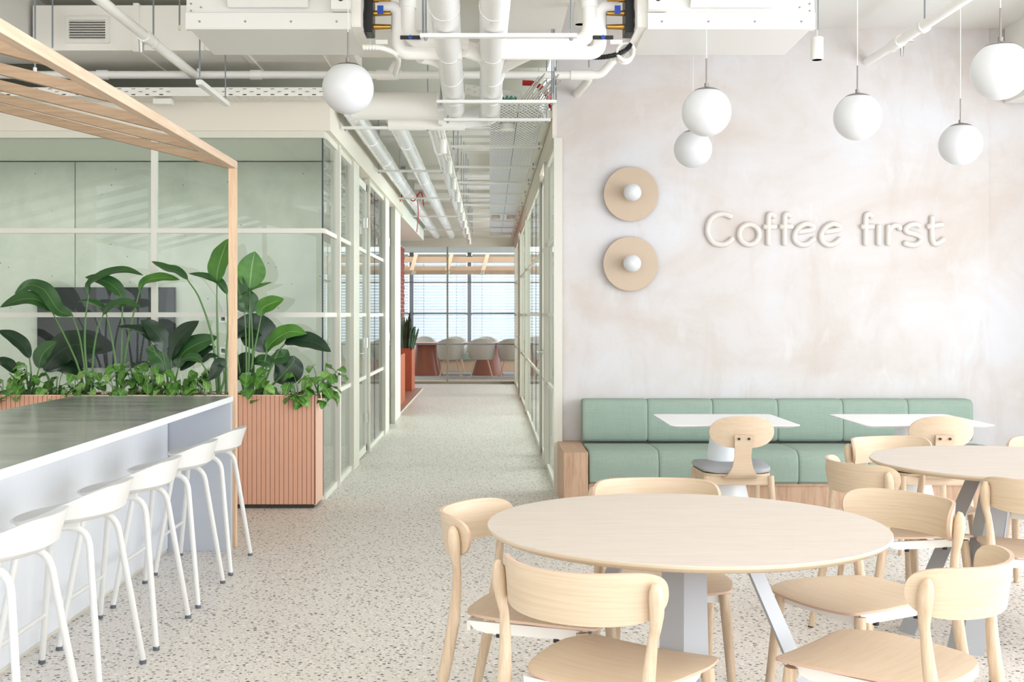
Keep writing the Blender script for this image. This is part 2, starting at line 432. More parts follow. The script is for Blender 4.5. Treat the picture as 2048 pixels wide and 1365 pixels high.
# ============================================================ ROOM SHELL
struct('floor', MB().box(-7, 5.1, -3.2, 23.2, -.12, 0), M['terrazzo'], origin=(0, 0, 0))
WY = 9.0                                                    # plaster wall plane
struct('wall_back', MB().box(.5155, 3.868, WY, WY+.16, 0, 3.6), M['plaster'], origin=(2, 9, 1))
struct('wall_back_recess', MB().box(3.868, 5.1, WY+.03, WY+.16, 0, 3.6), M['plaster'], origin=(2, 9, 1))
struct('ceiling', MB().box(.53, 5.1, -3.2, 9.2, 3.6, 3.75), M['ceil'])
struct('ceiling_slab', MB().box(-7, .53, -3.2, 23.4, 3.66, 3.95), M['slab'])
struct('ceiling_right_rooms', MB().box(.53, 5.1, 9.2, 23.4, 3.25, 3.4), M['slab'])
struct('trim_1', MB().box(3.99, 5.1, -3.2, WY, 3.02, 3.6), M['white'])
# window wall on the right, outside the frame
wr = shell('window_1', (5.0, 0, 0))
obj('sill', MB().box(4.95, 5.1, -3.2, 23.2, 0, .12), M['white'], wr)
obj('header', MB().box(4.95, 5.1, -3.2, 23.2, 3.02, 3.7), M['white'], wr)
for y in (-3.2, -1.2, .8, 2.8, 4.8, 6.8, 8.9, 11, 13.2, 15.4, 17.6, 19.8, 22):
    obj('mullion', MB().box(4.97, 5.05, y, y+.07, .12, 3.02), M['mull'], wr)
struct('wall_right_light_block', MB().box(4.9, 5.1, 7.6, 9.1, 0, 3.7), M['white'])  # unseen pier, added to keep window light off the back wall
wb = shell('window_2', (-1, -3.1, 0))
obj('sill', MB().box(-6, 5, -3.2, -3.05, 0, .12), M['white'], wb)
obj('header', MB().box(-6, 5, -3.2, -3.05, 3.3, 3.8), M['white'], wb)
for x in (-6, -4, -2, 0, 2, 4):
    obj('mullion', MB().box(x, x+.07, -3.15, -3.08, .12, 3.3), M['mull'], wb)
struct('wall_left', MB().box(-7.1, -6.95, -3.2, 30, 0, 3.9), M['room'])

# ============================================================ GLASS ROOM ON THE LEFT
GY, GX = 8.655, -1.245
struct('trim_2', MB().box(-6.95, -1.185, 8.60, 8.76, 2.745, 3.02), M['bulk'])          # bulkhead over the glass front
struct('trim_3', MB().box(-1.30, -1.185, 8.76, 15.9, 2.745, 3.02), M['bulk'])         # bulkhead along the corridor
struct('trim_4', MB().box(-6.95, -1.23, 8.615, 8.70, 2.695, 2.745), M['frame'])       # head rail
f1 = shell('window_3', (-3, GY, 0))
ZT = [(.03, .745), (.78, 1.362), (1.398, 1.988), (2.024, 2.695)]
XS = [-6.9, -5.0, -3.75, -2.50, GX]
for i in range(4):
    for z0, z1 in ZT:
        obj('pane', MB().box(XS[i]+.02, XS[i+1]-.012, GY-.005, GY+.005, z0, z1), M['glass'], f1)
for x in XS[1:4]: obj('mullion', MB().box(x-.02, x+.02, GY-.025, GY+.025, 0, 2.695), M['frame2'], f1)
for z in (.762, 1.38, 2.006): obj('transom', MB().box(-6.9, GX+.006, GY-.02, GY+.02, z-.018, z+.018), M['frame2'], f1)
obj('bottom_rail', MB().box(-6.9, GX, GY-.025, GY+.025, 0, .035), M['frame2'], f1)
obj('glass_edge', MB().box(GX-.008, GX+.003, GY-.008, GY+.01, .03, 2.695), M['glass_edge'], f1)
# corridor side of the left rooms
def glazing(name, X, y0, y1, side, zt=2.70, splits=(), posts=(), tr=(.762, 1.38, 2.006), g='glass_side'):
    s = shell(name, (X, y0, 0))
    ys = [y0]+list(splits)+[y1]
    zs = [.04]+list(tr)+[zt]
    for a, b in zip(ys, ys[1:]):
        for c, d in zip(zs, zs[1:]):
            obj('pane', MB().box(X-.004, X+.004, a+.004, b-.004, c+.01, d-.01), M[g], s)
    for y in splits: obj('glass_joint', MB().box(X-.006, X+.006, y-.006, y+.006, .04, zt), M['glass_edge'], s)
    for z in tr: obj('transom', MB().box(X-.012, X+.016*side+.0, y0, y1, z-.017, z+.017) if side > 0 else MB().box(X-.016, X+.012, y0, y1, z-.017, z+.017), M['frame2'], s)
    obj('bottom_rail', MB().box(X-.02, X+.02, y0, y1, 0, .045), M['frame2'], s)
    obj('top_rail', MB().box(X-.02, X+.02, y0, y1, zt, zt+.05), M['frame'], s)
    return s
def post(name, X, y, side, d=.05, zt=2.745, depth=.042, n=[0]):
    a, b = sorted((X-.012*side, X+depth*side))
    return struct(name, MB().box(a, b, y, y+d, 0, zt), M['frame'] if side > 0 else M['frame_r_shaded'], .002)
glazing('window_4', GX, 8.66, 9.32, 1)
post('trim_5', GX, 9.32, 1, .06)
glazing('window_5', GX, 9.38, 10.27, 1)
post('trim_6', GX, 10.27, 1, .42)
def door(name, X, y0, y1, side, hy):
    s = shell(name, (X, y0, 0))
    a, b = sorted((X-.02, X+.012))
    zs = [.07, .762, 1.38, 2.006, 2.62]
    for c, d in zip(zs, zs[1:]): obj('pane', MB().box(X-.004, X+.004, y0+.05, y1-.05, c+.01, d-.01), M['glass_side'], s)
    for z in zs[1:-1]: obj('transom', MB().box(X-.014, X+.014, y0+.05, y1-.05, z-.017, z+.017), M['frame2'], s)
    obj('stile', MB().box(a, b, y0, y0+.055, .02, 2.68), M['frame2'], s); obj('stile', MB().box(a, b, y1-.055, y1, .02, 2.68), M['frame2'], s)
    obj('bottom_rail', MB().box(a, b, y0, y1, .015, .085), M['frame2'], s); obj('top_rail', MB().box(a, b, y0, y1, 2.61, 2.68), M['frame2'], s)
    obj('gasket', MB().box(a-.002, b+.002, y1-.006, y1, .02, 2.68), M['glass_edge'], s)
    h = MB(); X2 = X+.012*side
    h.cyl((X2, hy, 1.02), (X2+.012*side, hy, 1.02), .026)
    h.tube(rounded([(X2, hy, 1.02), (X2+.055*side, hy, 1.02), (X2+.055*side, hy+(.12 if hy < (y0+y1)/2 else -.12), 1.02)], .02, 4), .010, 10)
    obj('handle', h, M['chrome'], s)
    for z in (.35, 1.1, 2.3): obj('hinge', MB().cyl((X+.016*side, (y1-.01 if hy < (y0+y1)/2 else y0+.01), z-.05), (X+.016*side, (y1-.01 if hy < (y0+y1)/2 else y0+.01), z+.05), .009), M['chrome'], s)
    return s
door('door_1', GX, 10.69, 11.62, 1, 10.75)
post('trim_7', GX, 11.62, 1, .05)
glazing('window_6', GX, 11.67, 13.38, 1, splits=(12.5,))
post('trim_8', GX, 13.38, 1, .05)
struct('trim_9', MB().box(GX-.01, GX+.03, 13.43, 14.0, 0, 2.745), M['frame2'])
door('door_2', GX-.05, 14.0, 14.7, 1, 14.06)
post('trim_10', GX, 14.72, 1, .05)
struct('wall_corridor_end', MB().box(-2.0, GX+.02, 14.77, 15.9, 0, 3.02), M['room'])
# rooms behind the left glass
wc = shell('wall_meeting', (-4, 12.3, 0))
CY = 12.3
XP = [-6.95, (150-980)*CY/F-2.6, (150-980)*CY/F, (150-980)*CY/F+3.13]
XP = [-6.95, -4.397, GX-.03]
for a, b in zip(XP, XP[1:]):
    obj('concrete_panel', MB().box(a+.004, b-.004, CY, CY+.06, 0, 3.0), M['concrete'], wc, .003)
obj('backing', MB().box(-6.95, GX-.03, CY+.03, CY+.12, 0, 3.0), M['slot'], wc)
struct('ceiling_meeting', MB().box(-6.95, -1.30, 8.77, 12.42, 3.012, 3.09), M['room'])
struct('ceiling_office', MB().box(-6.95, -1.30, 12.42, 15.9, 3.012, 3.09), M['room'])
for i, (px, py) in enumerate(((478, 271), (150, 268), (320, 300))):
    Y = 1.63*F/(630-py); X = (px-980)*Y/F
    tv = thing('downlight', ['round recessed downlight in the meeting room ceiling nearest the glass corner', 'round recessed downlight in the meeting room ceiling, leftmost', 'round recessed downlight in the meeting room ceiling nearest the concrete wall'][i], 'ceiling light', (X, Y, 3.0))
    obj('ring', MB().lathe([(.03, 3.004), (.03, 2.999), (.05, 2.999), (.05, 3.011), (.03, 3.011)], (X, Y, 0), 20), M['white'], tv)
    obj('lens', MB().lathe([(.03, 3.003), (.03, 3.010)], (X, Y, 0), 16), M['globe'], tv)
# television
a, b = W(74, 575, CY-.06), W(350, 736, CY-.06)
tv = thing('television', 'wide black television screen on the concrete wall behind the glass', 'television', ((a.x+b.x)/2, CY-.04, b.z))
obj('screen', MB().box(a.x+.008, b.x-.008, CY-.066, CY-.06, b.z+.012, a.z-.008), M['screen'], tv)
obj('casing', MB().box(a.x, b.x, CY-.06, CY-.02, b.z, a.z), M['black'], tv, .004)
obj('wall_bracket', MB().box(a.x+.5, b.x-.5, CY-.02, CY+.0, b.z+.2, a.z-.2), M['black'], tv)
tag(obj('power_cable', MB().tube(spline([W(188, 745, CY-.02), W(205, 752, CY-.02), W(212, 742, CY-.02), (W(214, 735, CY-.02))], 6), .004, 6), M['black']), 'thin black cable hanging below the television on the concrete wall', 'cable')
for i, (px, py, l) in enumerate(((446, 638, 'white double wall socket on the concrete wall, upper one beside the wooden post'), (447, 702, 'white wall socket on the concrete wall, lower one beside the wooden post'))):
    p = W(px, py, CY)
    so = thing('wall_socket', l, 'socket', (p.x, CY-.005, p.z))
    obj('plate', MB().box(p.x-.04, p.x+.04, CY-.008, CY, p.z-.04, p.z+.04), M['white'], so, .002)
    obj('insert', MB().box(p.x-.02, p.x+.02, CY-.010, CY-.006, p.z-.02, p.z+.02), M['black'], so)

# ============================================================ RIGHT CORRIDOR PARTITION
RX = .527
glazing('window_7', RX, 8.98, 10.38, -1, splits=(9.3,), zt=2.70)
struct('trim_11', MB().box(RX-.035, RX+.03, 8.94, 8.99, 0, 2.745), M['frame'])
post('trim_12', RX, 10.38, -1, .06)
door('door_3', RX, 10.45, 11.38, -1, 11.3)
post('trim_13', RX, 11.38, -1, .06)
glazing('window_8', RX, 11.44, 16.15, -1, splits=(12.2, 13.25, 14.5))
post('trim_14', RX, 16.15, -1, .08)
glazing('window_9', RX, 16.23, 18.95, -1, splits=(17.5,))
post('trim_15', RX, 18.95, -1, .08)
door('door_4', RX, 19.05, 19.98, -1, 19.12)
post('trim_16', RX, 20.0, -1, .08)
glazing('window_10', RX, 20.1, 22.9, -1, splits=(21.5,))
post('trim_17', RX, 22.9, -1, .28)
struct('trim_18', MB().box(RX-.045, .515, 8.97, 23.17, 2.745, 3.02), M['bulk'])
struct('wall_right_rooms', MB().box(3.6, 3.7, 9.3, 23.2, 0, 1.0), M['room'])
for i, y in enumerate((13.3, 18.9)): struct('wall_room_divider' if i == 0 else 'wall_room_divider_far', MB().box(RX+.15, 4.9, y, y+.1, 0, 3.25), M['room'])
# conduit running above the right partition
tag(obj('conduit', MB().tube([(.45, 9.0, 2.93), (.45, 22.8, 2.93)], .04, 14), M['frame']), 'beige round conduit running along the top of the right glass partition', 'pipe')

# ============================================================ NICHE WITH BRICK WALL + FAR GLASS WALL
struct('wall_niche_soffit', MB().box(-2.0, -1.2, 15.9, 21.0, 2.72, 3.1), M['room'])
nf = shell('floor_niche', (-1.6, 18, 0))
obj('edge_strip', MB().box(-1.262, -1.245, 15.9, 21.7, 0, .012), M['white'], nf)
for i in range(19):
    for k in range(3):
        obj('plank', MB().box(-1.262-.24*(k+1)+.002, -1.262-.24*k-.002, 15.9+.305*i+.002, 15.9+.305*(i+1)-.002, 0, .01), M['plank'], nf)
bw = shell('wall_niche', (-1.85, 19, 0))
obj('mortar', MB().box(-1.95, -1.715, 15.9, 23.2, 0, 2.72), M['mortar'], bw)
bk = MB()
for r in range(36):
    z = r*.075+.005; y = 15.95+(.11 if r % 2 else 0)
    while y < 23.0:
        bk.box(-1.717, -1.702, y, y+.21, z, z+.065); y += .222
obj('brick_courses', bk, M['brick'], bw, kind='stuff')
ge = shell('window_11', (-.6, 23.2, 0))
EX = [-2.0, -.85, .5]
for a, b in zip(EX, EX[1:]):
    for z0, z1 in ((.04, .785), (.8, 1.4), (1.42, 2.02), (2.04, 2.74)):
        obj('pane', MB().box(a+.01, b-.01, 23.2, 23.208, z0, z1), M['glass_clear'], ge)
for x in EX[1:2]+[-1.77]: obj('mullion', MB().box(x-.018, x+.018, 23.18, 23.23, 0, 2.75), M['frame_silhouette'], ge)
for z in (.79, 1.41, 2.03): obj('transom', MB().box(-2, .5, 23.185, 23.22, z-.012, z+.012), M['mull'], ge)
obj('bottom_rail', MB().box(-2, .5, 23.17, 23.23, 0, .05), M['frame_silhouette'], ge)
obj('header', MB().box(-2, .56, 23.17, 23.23, 2.74, 2.92), M['frame'], ge)
struct('wall_far_header', MB().box(-7, 5.1, 23.23, 23.33, 2.80, 3.9), M['slab'])
struct('wall_far_left', MB().box(-7, -2.0, 23.2, 23.33, 0, 2.8), M['room'])
struct('wall_far_right', MB().box(.56, 5.1, 23.2, 23.33, 0, 2.8), M['room'])
# far lounge
struct('floor_lounge', MB().box(-7, 5.1, 23.33, 30, -.12, 0), M['carpet'])
struct('trim_19', MB().box(-7, 5.1, 23.33, 24.3, 0, .004), M['farwood'])
struct('ceiling_lounge', MB().box(-7, 5.1, 23.33, 30, 2.95, 3.1), M['room'])
wf = shell('window_12', (-.7, 29.3, 0))
mull = [-8+0.0, -4.55, -2.03, -.55, .95, 2.45]
for x in (-4.9, -3.4, -1.98, -.52, .95, 2.45): obj('mullion', MB().box(x-.05, x+.05, 29.25, 29.4, 0, 2.95), M['mull'], wf)
for z in (.1, 1.4, 2.84): obj('transom', MB().box(-6.9, 5, 29.28, 29.38, z-.03, z+.03), M['mull'], wf)
for i, (x0, x1) in enumerate(((-4.83, -3.47), (-3.33, -2.05), (-1.91, -.59), (-.45, .88), (1.02, 2.38))):
    bl = thing('window_blind', ['white slatted blind, leftmost in the far lounge window', 'white slatted blind in the far lounge window left of the brick niche', 'white slatted blind in the far lounge window, left of the middle mullion', 'white slatted blind in the far lounge window, right of the middle mullion', 'white slatted blind in the far lounge window, rightmost'][i], 'blind', ((x0+x1)/2, 29.15, .1))
    sl = MB()
    for k in range(36):
        z = .15+k*.074; vs = [(x0, 29.12, z), (x1, 29.12, z), (x1, 29.16, z+.058), (x0, 29.16, z+.058)]
        sl.add(vs+[(a, b, c+.003) for a, b, c in vs], [(0, 1, 2, 3), (7, 6, 5, 4), (0, 4, 5, 1), (1, 5, 6, 2), (2, 6, 7, 3), (3, 7, 4, 0)])
    obj('slats', sl, M['blind'], bl, kind='stuff', smooth=False)
    obj('headbox', MB().box(x0, x1, 29.1, 29.2, 2.80, 2.90), M['frame'], bl)
    for x in (x0+.25, x1-.25): obj('cord', MB().cyl((x, 29.11, .12), (x, 29.11, 2.8), .004, 6), M['mull'], bl)
# beams of the far pergola
for i, (y0, y1, Y, l) in enumerate(((514, 525, 26.2, 'wooden beam across the far lounge, the upper one'), (533, 541, 26.0, 'wooden beam across the far lounge, the middle one'), (541, 549, 25.3, 'wooden beam across the far lounge, the lowest one'))):
    a = W(0, y0, Y); b = W(0, y1, Y)
    tag(obj('beam', MB().box(-3.5, 2.6, Y, Y+.07, b.z, a.z), M['farwood']), l, 'beam', 'beams of the pergola in the far lounge')
for i, px in enumerate((822, 893, 965)):
    a = W(px, 545, 25.4); b = W(px+10, 510, 26.2)
    m_ = MB(); m_.tube([a, b], .045, 4)
    tag(obj('brace', m_, M['farwood']), 'slanted pale wooden brace between the far lounge beams, %s' % ('nearest the brick niche', 'middle one', 'nearest the right partition')[i], 'beam', 'braces of the far pergola')
# ---- counter, stools etc follow
# ============================================================ COUNTER + PERGOLA
ct = thing('bar_counter', 'long white bar counter with a polished grey top', 'counter', (-1.99, 4.6, 0))
CX0, CX1, CYF = -2.457, -1.517, 6.84
obj('countertop', MB().box(CX0, CX1, 1.0, CYF, .882, .900), M['counter'], ct)
obj('edge_band', MB().box(CX1, CX1+.004, 1.0, CYF+.002, .872, .9005).box(CX0, CX1+.004, CYF, CYF+.004, .872, .9005), M['counter_edge'], ct)
obj('apron', MB().box(CX0+.004, CX1, 1.0, CYF, .868, .882), M['counter_edge'], ct)
ys = [1.0, 6.76]
for a, b in zip(ys, ys[1:]):
    obj('side_panel', MB().box(-1.90, -1.876, a+.0015, b-.0015, .02, .868), M['counter_body'], ct)
obj('carcass', MB().box(CX0+.02, -1.90, 1.0, 6.76, 0, .868), M['white'], ct)
obj('plinth', MB().box(-1.90, -1.882, 1.0, 6.76, 0, .02), M['frame'], ct)
obj('end_panel', MB().box(CX0+.01, CX1+.006, 6.77, 6.81, 0, .868), M['counter_end_shaded'], ct, .001)

pg = thing('wooden_pergola', 'slender oak pergola frame with sloping slats over the bar counter', 'pergola', (-3.1, 4.0, 0))
RW = .045; RXp = -1.507-RW
def bar(x0, x1, y0, y1, z0, z1, name, m_='oak'): return obj(name, MB().box(x0, x1, y0, y1, z0, z1), M[m_], pg, .002)
bar(RXp, RXp+RW, .8, 6.93, 2.25, 2.295, 'rail')
bar(RXp, RXp+RW, 6.885, 6.93, 0, 2.25, 'post', 'oakz')
bar(-4.72, -4.72+RW, .8, 6.93, 2.25, 2.295, 'rail'); bar(-4.72, -4.72+RW, 6.885, 6.93, 0, 2.25, 'post', 'oakz')
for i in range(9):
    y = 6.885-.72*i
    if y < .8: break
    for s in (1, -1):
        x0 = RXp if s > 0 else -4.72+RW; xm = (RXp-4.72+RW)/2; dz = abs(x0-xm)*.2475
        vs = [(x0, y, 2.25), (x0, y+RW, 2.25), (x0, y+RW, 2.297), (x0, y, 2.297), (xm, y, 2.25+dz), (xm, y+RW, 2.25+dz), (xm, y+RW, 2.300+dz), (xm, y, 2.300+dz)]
        obj('slat', MB().add(vs, [(0, 3, 2, 1), (4, 5, 6, 7), (0, 1, 5, 4), (2, 3, 7, 6), (1, 2, 6, 5), (0, 4, 7, 3)]), M['oakx_shaded'], pg, .0015)

# ============================================================ BAR STOOLS
def make_stool():
    r = thing('bar_stool', 'x', 'stool', (0, 0, 0), 0, 'white bar stools along the counter')
    # seat faces -X (to the counter); back at +X
    def rim(a):                                   # plan outline, a=0 at the back (+X)
        n = 2.5; c, s_ = math.cos(a), math.sin(a)
        k = (abs(c)**n+abs(s_)**n)**(-1/n); return k*c, k*s_
    def hgt(a):                                   # rim height above the seat
        d = abs(a); 
        t = 1-max(0, min(1, (d-.45)/1.85)); t = t*t*(3-2*t)
        return .012+.094*t
    NU, NV = 48, 9
    A = []
    prof = [(0.0, 0), (.4, 0), (.75, .001), (.92, .006), (1.0, .02)]
    def P(a, j):
        cx, sy = rim(a)
        drop = lambda x: .036*max(0, min(1, (.17-x)/.36))
        if j < 5:
            q, dz = prof[j]; return Vector((cx*.185*q, sy*.205*q, .645+dz-drop(cx*.185*q)))
        u = (j-4)/4; h = hgt(a); fl = 1+.16*u*(h/.147)
        if h < .02: fl = 1
        
        return Vector((cx*.185*fl+.012*u*(h/.147), sy*.205*(1+.08*u*h/.147), .645+.02+(h-.012)*u-drop(cx*.185*fl)))
    m_ = MB(); vs = []; fs = []
    for i in range(NU):
        a = -PI+2*PI*i/NU
        for j in range(NV): vs.append(P(a, j))
    n0 = len(vs)
    for i in range(NU):
        a = -PI+2*PI*i/NU; cx, sy = rim(a)
        for j in range(NV):
            p = P(a, j); off = Vector((0, 0, -.009)) if j < 4 else Vector((cx*.008, sy*.008, -.006 if j == 4 else 0)); vs.append(p+off)
    for i in range(NU):
        k = (i+1) % NU
        for j in range(NV-1):
            fs.append((i*NV+j, k*NV+j, k*NV+j+1, i*NV+j+1)); fs.append((n0+i*NV+j, n0+i*NV+j+1, n0+k*NV+j+1, n0+k*NV+j))
        fs.append((i*NV+NV-1, k*NV+NV-1, n0+k*NV+NV-1, n0+i*NV+NV-1))
    m_.add(vs, fs); obj('seat_shell', m_, M['stool'], r, local=True)
    for s in (1, -1):
        yb, yt = s*.252, s*.15
        ptx = [(.20, yb, .012), (.128, yt*1.04, .585), (.118, yt, .622), (-.118, yt, .622), (-.128, yt*1.04, .585), (-.20, yb, .012)]
        pts = rounded([(.20, yb, .012), (.122, yt, .622), (-.122, yt, .594), (-.20, yb, .012)], .085, 7)
        obj('leg_frame', MB().tube(pts, .0125, 14), M['stool'], r, local=True)
        for x in (.20, -.20): obj('foot_cap', MB().cyl((x, yb, 0), (x*.995, yb*.995, .016), .0135, 14), M['rubber'], r, local=True)
        obj('bracket', MB().box(.02, .09, yt-.012, yt+.012, .618, .634), M['stool'], r, local=True)
    zf = .2; k = zf/.62; xf = -.20+k*.078; yf = .252-k*.102
    obj('footrest', MB().cyl((xf, -yf, zf), (xf, yf, zf), .009, 12), M['stool'], r, local=True)
    obj('cross_tube', MB().cyl((0, -.15, .602), (0, .15, .602), .009, 12), M['stool'], r, local=True)
    return r
st = make_stool()
SL = ['white metal bar stool at the far end of the counter, beside the wooden post', 'second white bar stool from the wooden post, at the counter', 'middle white bar stool of the row along the counter', 'white bar stool at the counter, next behind the nearest one', 'nearest white bar stool at the counter, partly cut by the left edge of the photo']
for i in range(5):
    loc = (-1.572, 6.395-.685*i, 0)
    if i == 0: st.location = loc; st['label'] = SL[0]
    else: dup(st, loc, 0, SL[i])

# ============================================================ PLANTER
pl = thing('planter_box', 'long terracotta slatted planter box in front of the glass room', 'planter', (-2.6, 8.44, 0))
PY0, PY1, PX1, PZ = 8.26, 8.60, -1.238, .81
obj('inner_box', MB().box(-3.9, PX1-.012, PY0+.014, PY1, .03, PZ-.02), M['joint'], pl)
obj('plinth', MB().box(-3.9, PX1-.02, PY0+.02, PY1-.01, 0, .03), M['slot'], pl)
me0 = None; x = PX1-.002; i = 0
while x > -3.75:
    if me0 is None:
        o = obj('slat', MB().box(-.0148, .0148, -.007, .007, 0, PZ-.035), M['terra_slat'], pl, .0015, local=True); me0 = o
        o.location = Vector((x-.0162, PY0+.007, .03))-ROOTLOC[pl.name]
    else:
        o = me0.copy(); COL.objects.link(o); o.parent = pl; o.location = Vector((x-.0162, PY0+.007, .03))-ROOTLOC[pl.name]
    x -= .0324
obj('end_panel', MB().box(PX1-.012, PX1, PY0, PY1, .025, PZ), M['terra_plain'], pl, .001)
obj('rim', MB().box(-3.9, PX1, PY0, PY0+.012, PZ-.006, PZ).box(-3.9, PX1, PY1-.012, PY1, PZ-.006, PZ), M['terra_plain'], pl)
sb = MB()
sb.box(-3.88, PX1-.013, PY0+.014, PY1-.013, PZ-.05, PZ-.018)
for k in range(900):
    x = random.uniform(-3.8, PX1-.03); y = random.uniform(PY0+.02, PY1-.03); r_ = random.uniform(.006, .014); z = PZ-.018+r_*.3
    sb.add([(x-r_, y, z), (x+r_, y, z), (x, y-r_, z), (x, y+r_, z), (x, y, z+r_), (x, y, z-r_)], [(0, 2, 4), (2, 1, 4), (1, 3, 4), (3, 0, 4), (2, 0, 5), (1, 2, 5), (3, 1, 5), (0, 3, 5)])
so = obj('soil', sb, M['soil'], pl, kind='stuff', smooth=False)

def leaf(parent, mid, width, m_, N=(0, -.55, .83), fold=.25, shape=.75, wav=.03, name='leaf', seg=18, peak=.45):
    P = spline(mid, 5); n = len(P); N = Vector(N).normalized()
    L = sum((P[i+1]-P[i]).length for i in range(n-1))
    mb = MB(); uv = []; cum = 0; C = [-1, -.66, -.33, 0, .33, .66, 1]
    ph = random.uniform(0, 6)
    for i in range(n):
        if i: cum += (P[i]-P[i-1]).length
        t = cum/L
        T = (P[min(i+1, n-1)]-P[max(i-1, 0)]).normalized(); Sd = T.cross(N)
        if Sd.length < 1e-4: Sd = Vector((1, 0, 0))
        Sd.normalize(); Nn = Sd.cross(T).normalized()
        wd = width/2*max(.012, math.sin(PI*(t**(math.log(.5)/math.log(peak))))**shape)
        for c in C:
            b = abs(c)*fold*wd+math.sin(t*17+c*2.5+ph)*wav*wd*abs(c)*2
            mb.v.append(P[i]+Sd*c*wd+Nn*b); uv.append((c, t*L/.6 if L > .2 else t))
    K = len(C)
    for i in range(n-1):
        for k in range(K-1):
            a = i*K+k; mb.f.append((a, a+1, a+K+1, a+K)); mb.mi.append(0)
    # thickness: a second skin just under the first
    o = len(mb.v); mb.v += [v-N*.0012 for v in mb.v]; mb.uv = uv+uv
    mb.f += [tuple(o+q for q in reversed(f)) for f in list(mb.f)]; mb.mi = [0]*len(mb.f)
    return obj(name, mb, m_, parent)
def stalk(parent, pts, r0=.009, r1=.005, name='stalk', m_=None):
    P = spline(pts, 6); n = len(P)
    return obj(name, MB().tube(P, [r0+(r1-r0)*i/(n-1) for i in range(n)], 8), m_ or M['stalk'], parent)
PZS = PZ-.03
def plant(name, label, bx, Y, leaves, group=None):
    """leaves: (list of midrib pixels with depth offset, width px, material, stalk pixels, normal)"""
    b = W(bx, 790, Y); b.z = PZS
    r = thing(name, label, 'plant', b, 0, group)
    for mid, wd, m_, sp, N, fo in leaves:
        mp = [W(q[0], q[1], Y+(q[2] if len(q) > 2 else 0)) for q in mid]
        leaf(r, mp, wd*Y/F, M[m_], N, fo)
        if sp is not None:
            sp2 = [Vector((b.x+(q[0]-bx)*Y/F*1.0, Y, PZS)) if k == 0 else W(q[0], q[1], Y+(q[2] if len(q) > 2 else 0)) for k, q in enumerate(sp)]
            sp2.append(mp[0]+(mp[1]-mp[0]).normalized()*.01)
            stalk(r, sp2, .010, .0045)
    return r
UP = (0, -.45, .9); FR = (0.1, -1, .15); FL = (-.3, -.9, .3)
plant('strelitzia', 'leftmost tall bird of paradise plant with four arching leaves in front of the television', 178, 8.42, [
    ([(105, 623, .0), (75, 600, -.02), (40, 600, -.04), (0, 615, -.06)], 34, 'leaf_b', [(172, 787), (155, 730), (128, 670)], (.1, -.8, .6), .3),
    ([(147, 632), (118, 622), (100, 596), (85, 578), (58, 571), (29, 588)], 34, 'leaf_b', [(178, 787), (167, 720), (158, 670)], (.5, -.8, .35), .25),
    ([(177, 592), (181, 566), (222, 546), (253, 542), (287, 551)], 24, 'leaf_b', [(178, 787), (170, 700), (171, 640)], (-.1, -.7, .7), .4),
    ([(205, 631), (222, 614), (253, 607), (283, 616)], 24, 'leaf_b', [(186, 787), (186, 720), (195, 660)], (0, -.75, .66), .35)])
plant('strelitzia', 'bird of paradise plant right of the television centre with arching narrow leaves', 241, 8.46, [
    ([(246, 606), (238, 584), (219, 567), (191, 557), (170, 555)], 30, 'leaf_b', [(243, 787), (243, 720), (244, 650)], (.3, -.8, .5), .3),
    ([(278, 584), (290, 564), (325, 556), (360, 560)], 24, 'leaf_a', [(244, 787), (250, 720), (262, 650)], (-.2, -.8, .6), .35),
    ([(214, 628), (202, 614), (178, 604), (156, 603)], 18, 'leaf_b', [(236, 787), (230, 720), (222, 670)], (0, -.6, .8), .35)])
plant('strelitzia', 'tall bird of paradise plant with a bright upright leaf just left of the wooden post', 440, 8.38, [
    ([(376, 560), (357, 545), (331, 537), (303, 523)], 24, 'leaf_b', [(436, 787), (425, 680), (400, 600)], (.1, -.6, .8), .35),
    ([(434, 568), (434, 550), (438, 530), (446, 505), (456, 478)], 50, 'leaf_a', [(440, 787), (436, 700), (434, 620)], (-.5, -1, .1), .18),
    ([(455, 590), (440, 567), (417, 556), (377, 547)], 22, 'leaf_b', [(452, 787), (452, 720), (456, 650)], (0, -.6, .8), .4)])
plant('strelitzia', 'tall bird of paradise plant with a large round upright leaf right of the wooden post', 497, 8.40, [
    ([(499, 578), (501, 558), (504, 532), (510, 503)], 58, 'leaf_a', [(496, 787), (498, 720), (499, 640)], (.15, -1, .1), .10),
    ([(490, 626), (482, 600), (476, 570), (474, 540)], 44, 'leaf_b', [(492, 787), (493, 740), (492, 680)], (-.2, -1, .1), .15),
    ([(477, 592), (490, 584), (512, 576), (544, 565)], 16, 'leaf_a', None, (0, -.6, .8), .4),
    ([(503, 628, .01), (498, 606, .01), (492, 590, .01), (486, 576, .01)], 40, 'leaf_b', [(504, 787), (505, 740), (505, 690)], (.3, -1, .1), .15),
    ([(522, 634), (524, 618), (541, 608), (568, 598)], 36, 'leaf_a', [(500, 787), (504, 730), (515, 670)], (-.2, -.9, .4), .2)])
plant('philodendron', 'dark leaved philodendron at the left edge of the planter', 52, 8.36, [
    ([(60, 718), (46, 692), (25, 674), (-4, 661)], 30, 'leaf_d', [(56, 787), (62, 750)], (.6, -.7, .3), .2),
    ([(31, 748), (18, 730), (0, 722), (-14, 722)], 26, 'leaf_d', [(48, 787), (42, 765)], (.2, -.6, .6), .2),
    ([(78, 738), (82, 716), (95, 698), (114, 684)], 40, 'leaf_b', [(60, 787), (72, 760)], (-.3, -.9, .3), .2)])
